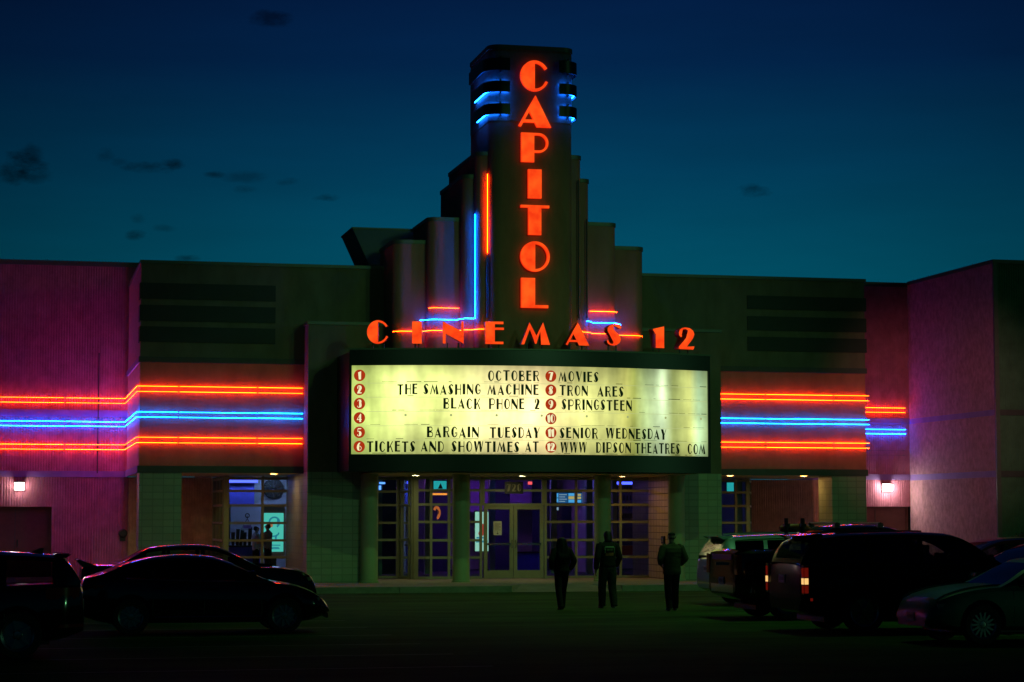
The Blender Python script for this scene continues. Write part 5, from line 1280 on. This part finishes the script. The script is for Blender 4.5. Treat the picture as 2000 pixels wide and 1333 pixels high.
# the front door window is clear
for o in [c for c in car.children if c.name.startswith('side_window')][2::3]:
    o.data.materials.clear(); o.data.materials.append(carglass)
TL = emis('lit_tail_lamp', (1.0, .56, .18), 1.1); TR = emis('glow_tail_lamp', (.40, .016, .006), .22)
for s in (-1, 1):
    o = slab([(s * 1.0, .72), (s * .90, .72), (s * .90, 1.24), (s * 1.0, 1.24)], (-2.60, -2.50), 'tail_light', redlens, car, 'x', .01)
    ye = s * 1.004; MB().box(-2.612, -2.505, s * .915, ye, .90, 1.01).build('lit_lens', TL, o)
    MB().box(-2.608, -2.51, s * .92, s * 1.003, 1.03, 1.20).build('glow_lens', TR, o); MB().box(-2.608, -2.51, s * .92, s * 1.003, .74, .88).build('glow_lens', TR, o)
for s in (-1, 1):
    MB().tube([(x, s * .66, A['rf'](x) + .012) for x in [-1.85 + 1.7 * i / 8 for i in range(9)]], .018, 6).build('roof_rail', plastic, car)
    MB().box(-2.47, -2.43, s * .985, s * 1.012, .60, .65).build('side_marker', TR, car)
A['corner']('bumper', 0, .42, .62, -.97, .97, suvblack, .10, dirn=-1); plate(car, -2.612, .12, .98)
slab([(-2.46, 1.775), (-2.12, 1.815), (-2.06, 1.77), (-2.36, 1.735)], (-.62, .62), 'roof_spoiler', suvblack, car, 'y', .008)
seat = MB()
for x, y in ((.25, -.42), (.25, .42), (-.75, -.42), (-.75, .42)): seat.box(x - .30, x - .16, y - .24, y + .24, 1.20, 1.42); seat.box(x - .28, x - .19, y - .12, y + .12, 1.43, 1.60)
seat.build('seats', plastic, car)
MB().tube([(.92, .42 + .19 * math.cos(a * .314), 1.24 + .17 * math.sin(a * .314)) for a in range(21)], .016, 6).build('steering_wheel', plastic, car)
# --- right edge: cars facing left
S = dict(L=4.60, W=1.84, wr=.34, wheels=(-1.36, 1.40), zb=.24, paint=cargreen, spokes=14, twist=0.0, rim=alloy,
         belt=[(-2.3, .7), (-2.26, .98), (-1.6, .98), (0, .94), (1.0, .95), (1.5, .91), (1.9, .82), (2.12, .73), (2.24, .60), (2.3, .48)],
         roof=[(-2.0, 1.0), (-1.5, 1.22), (-1.0, 1.40), (-.4, 1.46), (.15, 1.41), (.45, 1.28), (.85, 1.05), (1.05, .95)],
         screens=((-1.8, -1.1), (.32, .98)), windows=[(-1.2, -.55), (-.46, .72)], topw=.66, seams=(-.5, .85), handles=(-.35,), mirror=(.65, 1.0), endp=.38, crown=.05)
g = G(1838, 1263); X, Y = PX(1838, g.y, 1200) + 2.3 - .12, g.y + .95
car, A = make_car('parked_car', 'dark green saloon cut off by the right edge, facing left with its bonnet lit', 'car', X, Y, math.pi, S)
for s in (-1, 1):
    A['corner']('headlight', 0, .58, .69, s * .82, s * .44, clearlens, .14)
A['corner']('grille', 0, .56, .68, -.40, .40, plastic, .05); A['corner']('lower_grille', 0, .30, .42, -.55, .55, plastic, .05)
for z in (.58, .62, .66): A['corner']('grille_bar', 0, z - .006, z + .006, -.40, .40, chrome, .062)
A['corner']('bumper_trim', 0, .50, .525, -.88, .88, chrome, .05); plate(car, 2.312, 0, .46)
for s in (-1, 1): MB().tube([(.95 + 1.2 * i / 8, s * (.60 + .01 * i), A['belt'](.95 + 1.2 * i / 8) + .035) for i in range(9)], .016, 6).build('bonnet_crease', cargreen, car)
S = dict(L=4.5, W=1.85, wr=.36, wheels=(-1.32, 1.36), zb=.26, paint=carred, spokes=10,
         belt=[(-2.25, .8), (-2.22, 1.08), (-1.5, 1.06), (0, 1.03), (1.0, 1.03), (1.6, .98), (2.0, .86), (2.2, .68), (2.25, .55)],
         roof=[(-2.1, 1.12), (-1.9, 1.4), (-1.6, 1.56), (-.8, 1.64), (-.1, 1.60), (.3, 1.48), (.9, 1.16), (1.15, 1.03)],
         screens=((-2.05, -1.75), (.2, 1.05)), windows=[(-1.5, -.75), (-.66, .75)], topw=.70, seams=(-.7, .9), handles=(-.55,), mirror=(.7, 1.06), endp=.34, glass=carglass)
g = G(1880, 1184); X, Y = PX(1796, g.y, 1100) + 2.25, g.y + .95
car, A = make_car('parked_car', 'maroon car facing left in the back row at the right edge, below the shrub', 'car', X, Y, math.pi, S)
for s in (-1, 1): A['corner']('headlight', 0, .70, .84, s * .90, s * .52, clearlens, .14)
A['corner']('grille', 0, .50, .66, -.45, .45, plastic, .05)
S = dict(S); S['paint'] = cardark
g = G(1930, 1216); X, Y = PX(1868, g.y, 1150) + 2.25, g.y + .95
car, A = make_car('parked_car', 'dark car at the right edge, only its windscreen pillar showing above the green bonnet', 'car', X, Y, math.pi, S)
for s in (-1, 1): A['corner']('headlight', 0, .70, .84, s * .90, s * .52, clearlens, .14)
A['corner']('grille', 0, .50, .66, -.45, .45, plastic, .05)

# shrub by the right wall
def shrub():
    q = P(1975, 1046, -1.0); t = thing('leafy_shrub', 'dark leafy shrub against the dark ribbed wall at the right edge', 'shrub', (q.x + .3, -1.0, 0))
    m = MB(); rnd = random.Random(3)
    for k in range(900):
        a, b = rnd.uniform(0, 6.28), rnd.uniform(0, 1); r = .95 * rnd.random() ** .5; z = .35 + 1.25 * b * (1 - .35 * r) + rnd.uniform(-.1, .15)
        c = Vector((r * math.cos(a), .6 * r * math.sin(a), z)); d = Vector((rnd.uniform(-1, 1), rnd.uniform(-1, 1), rnd.uniform(-.2, 1.2))).normalized(); n = d.cross(Vector((rnd.random(), rnd.random(), rnd.random()))).normalized()
        l, w_ = rnd.uniform(.08, .16), rnd.uniform(.025, .045); m.add([c, c + d * l * .5 + n * w_, c + d * l, c + d * l * .5 - n * w_], [(0, 1, 2, 3)])
    m.build('crown', mat('shrub_leaf', (.05, .08, .035), .7, var=.4), t)
    m = MB()
    for k in range(7): a = k * .9; m.tube([(0, 0, 0), (.25 * math.cos(a), .15 * math.sin(a), .6), (.5 * math.cos(a), .3 * math.sin(a), 1.2)], [.03, .02, .008], 6)
    m.build('stem', mat('bark', (.08, .06, .04), .9), t)
shrub()

# ================================================================ people
def skinned(name, joints, edges, m, parent, sub=2, root=0):
    """joints: [(co, (rx, ry))]"""
    me = bpy.data.meshes.new(name); me.from_pydata([j[0] for j in joints], edges, []); o = bpy.data.objects.new(name, me); COL.objects.link(o)
    md = o.modifiers.new('skin', 'SKIN'); md.use_smooth_shade = True
    for i, j in enumerate(joints):
        sv = me.skin_vertices[0].data[i]; sv.radius = j[1] if isinstance(j[1], tuple) else (j[1], j[1]); sv.use_root = (i == root)
    ss = o.modifiers.new('sub', 'SUBSURF'); ss.levels = sub; ss.render_levels = sub
    bpy.context.view_layer.update(); dg = bpy.context.evaluated_depsgraph_get(); nm = bpy.data.meshes.new_from_object(o.evaluated_get(dg))
    o.modifiers.clear(); o.data = nm; bpy.data.meshes.remove(me); nm.materials.clear(); nm.materials.append(m)
    for p in nm.polygons: p.use_smooth = True
    o.parent = parent
    return o
skin = mat('skin', (.28, .17, .12), .6); hairm = mat('dark_hair', (.010, .006, .004), .55, var=.3, vscale=40, stretch=(1, 1, .1)); sole = mat('shoe_sole', (.22, .22, .20), .7)
def person(label, px_, py_, H, rz, pose, cl):
    """figure faces +y locally (away from the viewer); pose holds hands, feet, elbows in units of the height"""
    g = G(px_, py_); t = thing('person', label, 'person', (g.x, g.y, 0), rz, None)
    s = H
    def J(x, y, z, r): return ((x * s, y * s, z * s), tuple(q * s for q in r) if isinstance(r, tuple) else r * s)
    k = pose
    js = [J(0, 0, .53, (.075, .058)), J(0, 0, .62, (.068, .050)), J(0, .005, .72, (.085, .056)), J(0, 0, .80, (.070, .050)), J(0, 0, .845, .030), J(0, .008, .875, .030), J(0, .012, .925, (.042, .050)), J(0, .012, .965, (.036, .044))]
    ed = [(i, i + 1) for i in range(7)]
    base = len(js)
    arm = []
    for sd in (-1, 1):
        sh, el, wr, ha = k['arm'][0 if sd < 0 else 1]
        i0 = len(js); js += [J(*sh, .030), J(*el, .022), J(*wr, .016)]
        ed += [(3, i0), (i0, i0 + 1), (i0 + 1, i0 + 2)]
        # palm and five fingers
        w_, h_ = Vector(wr), Vector(ha); d = (h_ - w_).normalized(); side = Vector((sd, 0, 0)); ac = d.cross(side); ac = ac.normalized() if ac.length > .05 else Vector((0, 1, 0))
        pm = w_ + d * .030; i1 = len(js); js.append(J(*pm, (.018, .013))); ed.append((i0 + 2, i1))
        for q, ln in ((-.014, .036), (-.005, .042), (.005, .040), (.014, .032)):
            a = pm + d * .020 + ac * q; b = a + d * ln * .55 - side * .006; c = b + d * ln * .40 - side * .012; i2 = len(js)
            js += [J(*a, .0062), J(*b, .0052), J(*c, .0045)]; ed += [(i1, i2), (i2, i2 + 1), (i2 + 1, i2 + 2)]
        a = pm - d * .012 + ac * .018; b = a + d * .022 + ac * .012; i2 = len(js); js += [J(*a, .0065), J(*b, .0055)]; ed += [(i1, i2), (i2, i2 + 1)]
        arm.append((sh, el, wr))
    legs = []
    for sd in (0, 1):
        hp, kn, an, toe = k['leg'][sd]; i0 = len(js); js += [J(*hp, .050), J(*kn, .034), J(*an, .022), J(*toe, (.022, .014))]; ed += [(0, i0), (i0, i0 + 1), (i0 + 1, i0 + 2), (i0 + 2, i0 + 3)]; legs.append((hp, kn, an, toe))
    body = skinned('body', js, ed, skin, t)
    # face on the far side: nose, ears, eyes, mouth
    f = MB(); f.sm = True
    f.tube([(0, .055 * s, .938 * s), (0, .068 * s, .918 * s), (0, .058 * s, .910 * s)], [.004 * s, .010 * s, .006 * s], 8)
    for e in (-1, 1): f.tube([(e * .046 * s, .005 * s, .945 * s), (e * .050 * s, -.002 * s, .928 * s), (e * .046 * s, .006 * s, .910 * s)], [.006 * s, .009 * s, .005 * s], 8)
    f.build('nose_and_ears', skin, t)
    for e in (-1, 1): MB().lathe([(0, -.004 * s), (.006 * s, 0), (0, .004 * s)], (e * .018 * s, .056 * s, .936 * s), 'y', 12).build('eye', plastic, t)
    MB().tube([(-.014 * s, .053 * s, .893 * s), (0, .058 * s, .892 * s), (.014 * s, .053 * s, .893 * s)], .003 * s, 6).build('mouth', redlens, t)
    # clothes as shells over the body, with folds
    def loft(mb, rows, n=20, amp=.0):
        """rows: [(centre, rx, ry)]; rings lie square to the run of the limb"""
        cs = [Vector(r[0]) * s for r in rows]; k0 = len(mb.v); vs = []
        for i, (c, rw) in enumerate(zip(cs, rows)):
            tdir = (cs[min(i + 1, len(cs) - 1)] - cs[max(i - 1, 0)]).normalized(); u = Vector((1, 0, 0)) - tdir * tdir.x
            if u.length < .2: u = Vector((0, 1, 0)) - tdir * tdir.y
            u.normalize(); w = tdir.cross(u)
            for q in range(n):
                an_ = 2 * math.pi * q / n; f = 1 + amp * (noise.noise(Vector((c.x * 9 + math.cos(an_) * 1.3, math.sin(an_) * 1.3 + c.y * 5, c.z * 13))) + .5 * noise.noise(Vector((math.cos(an_) * 3, math.sin(an_) * 3, c.z * 40))))
                vs.append(c + (u * math.cos(an_) * rw[1] + w * math.sin(an_) * rw[2]) * s * f)
        m_ = len(rows); mb.v += [tuple(v) for v in vs]
        for i in range(m_ - 1):
            for q in range(n): mb.f.append((k0 + i * n + q, k0 + i * n + (q + 1) % n, k0 + (i + 1) * n + (q + 1) % n, k0 + (i + 1) * n + q))
        mb.f += [tuple(k0 + q for q in range(n - 1, -1, -1)), tuple(k0 + (m_ - 1) * n + q for q in range(n))]; mb.sm = True
    def dense(rows, k=5):
        out = []
        for (c0, a0, b0), (c1, a1, b1) in zip(rows[:-1], rows[1:]):
            for i in range(k):
                t_2 = i / k; t_2 = t_2 if False else t_2
                out.append((Vector(c0).lerp(Vector(c1), t_2), a0 + (a1 - a0) * t_2, b0 + (b1 - b0) * t_2))
        return out + [rows[-1]]
    jr = cl.get('bulk', 1.0); hem = cl.get('hem', .47); wv_ = cl.get('waist', 1.0)
    jm = MB()
    loft(jm, dense([((0, 0, hem), .096 * jr, .072 * jr), ((0, 0, hem + .02), .100 * jr * wv_, .076 * jr), ((0, 0, .60), .096 * jr * wv_, .073 * jr), ((0, .004, .68), .104 * jr, .076 * jr), ((0, .002, .745), .116 * jr, .076 * jr), ((0, -.002, .795), .118 * jr, .064 * jr), ((0, -.004, .822), .090 * jr, .052), ((0, -.002, .845), .046, .042), ((0, 0, .856), .040, .038)]), 26, .05)
    for sd in (0, 1):
        sh, el, wr = arm[sd]; wv = Vector(wr) * .95 + Vector(el) * .05; q_ = Vector(sh); ins = Vector((sh[0] * .72, 0, sh[2] + .004))
        rows = [(ins, .036 * jr, .040 * jr), (q_, .043 * jr, .045 * jr), (q_.lerp(Vector(el), .5), .039 * jr, .042 * jr), (Vector(el), .036 * jr, .038 * jr), (Vector(el).lerp(wv, .5), .033 * jr, .034 * jr), (wv.lerp(Vector(el), .08), .029 * jr, .029 * jr), (wv, .023 * jr, .023 * jr)]
        loft(jm, dense(rows, 4), 16, .07)
    jacket = jm.build('jacket', cl['top'], t)
    lr = cl.get('leg', 1.0); tm = MB()
    loft(tm, dense([((0, 0, .60), .072, .056), ((0, 0, .56), .086 * lr ** .5, .066 * lr ** .5), ((0, 0, .50), .094 * lr ** .5, .070 * lr ** .5), ((0, 0, .462), .072 * lr, .056 * lr)], 3), 22, .03)
    for sd in (0, 1):
        hp, kn, an, toe = legs[sd]; an2 = Vector(an) + Vector((0, -.006, -.012)); h_ = Vector(hp)
        rows = [(h_ + Vector((0, 0, .02)), .050 * lr, .058 * lr), (h_.lerp(Vector(kn), .35), .050 * lr, .054 * lr), (Vector(kn), .041 * lr, .044 * lr), (Vector(kn).lerp(an2, .5), .039 * lr, .042 * lr), (Vector(kn).lerp(an2, .85), .036 * lr, .040 * lr), (an2, .036 * lr, .042 * lr)]
        loft(tm, dense(rows, 5), 18, .08)
    trousers = tm.build('trousers', cl['legs'], t)
    for sd in (0, 1):
        hp, kn, an, toe = legs[sd]; heel = Vector(an) + Vector((0, -.020, -.022)); tt = Vector(toe)
        o = skinned('shoe', [J(*heel, (.026, .020)), J(*(heel * .5 + tt * .5), (.027, .020)), J(*tt, (.024, .015))], [(0, 1), (1, 2)], cl['shoe'], t)
    return t, jacket, s
def stick_on(jacket, pts, tris, name, m, off=.006):
    """lay a printed patch on the back of a garment (rays go towards +y)"""
    me = jacket.data; bv = BVHTree.FromPolygons([v.co.copy() for v in me.vertices], [tuple(p.vertices) for p in me.polygons]); out = []
    for x, z in pts:
        h = bv.ray_cast(Vector((x, -1.5, z)), Vector((0, 1, 0)))
        out.append((x, (h[0].y if h[0] else -.12) - off, z))
    mb = MB(); mb.add(out, tris); return mb.build(name, m, jacket, smooth=True)
def grid_patch(x0, x1, z0, z1, nx=8, nz=5):
    pts = [(x0 + (x1 - x0) * i / nx, z0 + (z1 - z0) * j / nz) for j in range(nz + 1) for i in range(nx + 1)]
    return pts, [(j * (nx + 1) + i, j * (nx + 1) + i + 1, (j + 1) * (nx + 1) + i + 1, (j + 1) * (nx + 1) + i) for j in range(nz) for i in range(nx)]
blackcloth = mat('black_cloth', (.004, .004, .004), .9, var=.3, vscale=30); olive = mat('olive_cloth', (.050, .048, .026), .9, var=.2, vscale=14, bump=.3, bscale=30)
darkjean = mat('dark_jeans', (.006, .006, .008), .9, var=.2, vscale=20); blackshoe = mat('black_shoe', (.02, .02, .02), .6)
patt = mat('patterned_cloth', (.020, .022, .016), .85, var=.85, vscale=16)
# woman with long hair, walking, hands at her pockets
walk = {'arm': [((-.105, 0, .795), (-.168, -.035, .660), (-.135, .03, .545), (-.055, .05, .515)), ((.105, 0, .795), (.172, -.035, .655), (.140, .03, .535), (.10, .03, .50))],
        'leg': [((-.050, 0, .51), (-.060, -.03, .28), (-.058, -.10, .055), (-.062, -.03, .018)), ((.050, 0, .51), (.058, .07, .285), (.052, .10, .045), (.058, .18, .018))]}
t, jk, s = person('woman with long dark hair in a black jacket walking towards the doors', 1097, 1192, 1.71, R(10), walk, dict(top=blackcloth, legs=darkjean, shoe=blackshoe, hem=.50, bulk=1.10, leg=1.06))
hj = [((0, .0, .975 * s), (.050 * s, .052 * s)), ((0, -.008 * s, .925 * s), (.062 * s, .062 * s)), ((0, -.030 * s, .86 * s), (.080 * s, .042 * s)), ((0, -.050 * s, .79 * s), (.098 * s, .036 * s)), ((0, -.072 * s, .72 * s), (.105 * s, .026 * s)), ((.01 * s, -.076 * s, .66 * s), (.08 * s, .014 * s))]
skinned('hair', hj, [(i, i + 1) for i in range(5)], hairm, t)
hs = MB(); rnd = random.Random(5)
for i in range(46):
    a = R(180 + 180 * i / 45); r0 = .058 * s; tip = rnd.uniform(.60, .70) * s; sp_ = rnd.uniform(1.2, 1.95)
    hs.tube([(r0 * math.cos(a), r0 * math.sin(a) - .004 * s, .95 * s), (r0 * 1.25 * math.cos(a), r0 * 1.05 * math.sin(a) - .012 * s, .86 * s), (r0 * 1.65 * math.cos(a), r0 * .9 * math.sin(a) - .030 * s, .77 * s), (r0 * sp_ * math.cos(a), r0 * .8 * math.sin(a) - .038 * s, tip)], [.007 * s, .010 * s, .009 * s, .002 * s], 6)
hs.build('hair_strands', hairm, t)
# tall man in a hooded top with a square back print
w2 = {'arm': [((-.110, 0, .795), (-.158, -.035, .640), (-.160, .0, .490), (-.160, .02, .44)), ((.110, 0, .795), (.158, -.02, .645), (.140, .05, .53), (.09, .07, .50))],
      'leg': [((-.050, 0, .50), (-.055, .05, .28), (-.050, .07, .045), (-.055, .15, .018)), ((.052, 0, .50), (.058, -.01, .28), (.060, -.06, .048), (.066, .01, .022))]}
t, jk, s = person('tall man in a black top with a square back print and patterned trousers', 1187, 1189, 1.84, R(8), w2, dict(top=blackcloth, legs=patt, shoe=sole, hem=.52, bulk=1.08, leg=1.24))
skinned('hair', [((0, .0, .985 * s), (.044 * s, .046 * s)), ((0, -.004 * s, .93 * s), (.056 * s, .058 * s)), ((0, -.02 * s, .875 * s), (.055 * s, .042 * s)), ((.01 * s, -.035 * s, .83 * s), (.052 * s, .028 * s))], [(0, 1), (1, 2), (2, 3)], hairm, t)
inkg = mat('print_pale', (.26, .34, .22), .8); inko = mat('print_orange', (.30, .09, .03), .8, var=.7, vscale=30); inkd = mat('print_dark', (.05, .06, .035), .8, var=.8, vscale=24)
for x0, x1, z0, z1, m_ in ((-.058, .058, .770, .786, inkg), (-.066, -.060, .70, .775, inkg), (.060, .066, .70, .775, inkg), (-.045, .045, .728, .758, inkd), (-.056, .052, .668, .705, inko)):
    p_, f_ = grid_patch(x0 * s, x1 * s, z0 * s, z1 * s); stick_on(jk, p_, f_, 'back_print', m_)
teal = mat('teal_cloth', (.05, .20, .14), .85)
skinned('shirt_hem', [((0, 0, .555 * s), (.096 * s, .074 * s)), ((0, 0, .520 * s), (.094 * s, .073 * s))], [(0, 1)], teal, t, 1)
# man in cap and olive jacket
w3 = {'arm': [((-.115, 0, .795), (-.172, -.03, .660), (-.130, .06, .590), (-.11, .09, .57)), ((.115, 0, .795), (.172, -.03, .660), (.135, .06, .580), (.11, .09, .56))],
      'leg': [((-.050, 0, .50), (-.054, .01, .28), (-.052, -.03, .048), (-.058, .04, .022)), ((.050, 0, .50), (.054, .03, .28), (.052, .03, .046), (.062, .10, .020))]}
t, jk, s = person('man in a dark cap, olive jacket and dark jeans beside the parked SUV', 1313, 1194, 1.80, R(6), w3, dict(top=olive, legs=darkjean, shoe=sole, hem=.46, bulk=1.18, leg=1.10))
skinned('cap', [((0, .004 * s, .990 * s), (.034 * s, .038 * s)), ((0, .004 * s, .962 * s), (.050 * s, .055 * s)), ((0, .004 * s, .945 * s), (.052 * s, .058 * s))], [(0, 1), (1, 2)], blackcloth, t, 2)
m = MB(); m.sm = True; m.prism([(.048 * s * math.cos(R(a)), .03 * s + .075 * s * math.sin(R(a))) for a in range(0, 181, 20)], .940 * s, .946 * s); m.build('cap_peak', blackcloth, t)
skinned('hair', [((0, -.012 * s, .93 * s), (.044 * s, .046 * s)), ((0, -.014 * s, .895 * s), (.038 * s, .036 * s))], [(0, 1)], hairm, t)
# two people at the counter inside the bay
stand = {'arm': [((-.105, 0, .795), (-.135, .03, .660), (-.10, .12, .62), (-.09, .17, .63)), ((.105, 0, .795), (.14, .02, .650), (.12, .10, .60), (.10, .15, .61))],
         'leg': [((-.050, 0, .51), (-.05, .0, .28), (-.050, -.01, .045), (-.055, .06, .020)), ((.050, 0, .51), (.050, .0, .28), (.050, -.01, .045), (.055, .06, .020))]}
greyc = mat('grey_cloth', (.16, .17, .24), .85); paleshirt = mat('pale_shirt', (.30, .33, .42), .85)
for px_, yy, rz, H, lb, top in ((523, 5.6, R(60), 1.74, 'person in grey with tied hair standing before the glowing kiosk in the bay window', greyc), (500, 6.6, R(-75), 1.66, 'person in a pale shirt leaning by the counter in the bay window', paleshirt)):
    x_ = PX(px_, yy, 1080); pp = P(px_, 1080, yy)
    t, jk, s = person(lb, 1000, 1180, H, rz, stand, dict(top=top, legs=darkjean, shoe=blackshoe, hem=.50)); t.location = (x_, yy, SW + .03)
    skinned('hair', [((0, 0, .985 * s), (.042 * s, .044 * s)), ((0, -.008 * s, .93 * s), (.050 * s, .052 * s)), ((0, -.03 * s, .885 * s), (.036 * s, .030 * s))], [(0, 1), (1, 2)], hairm, t)
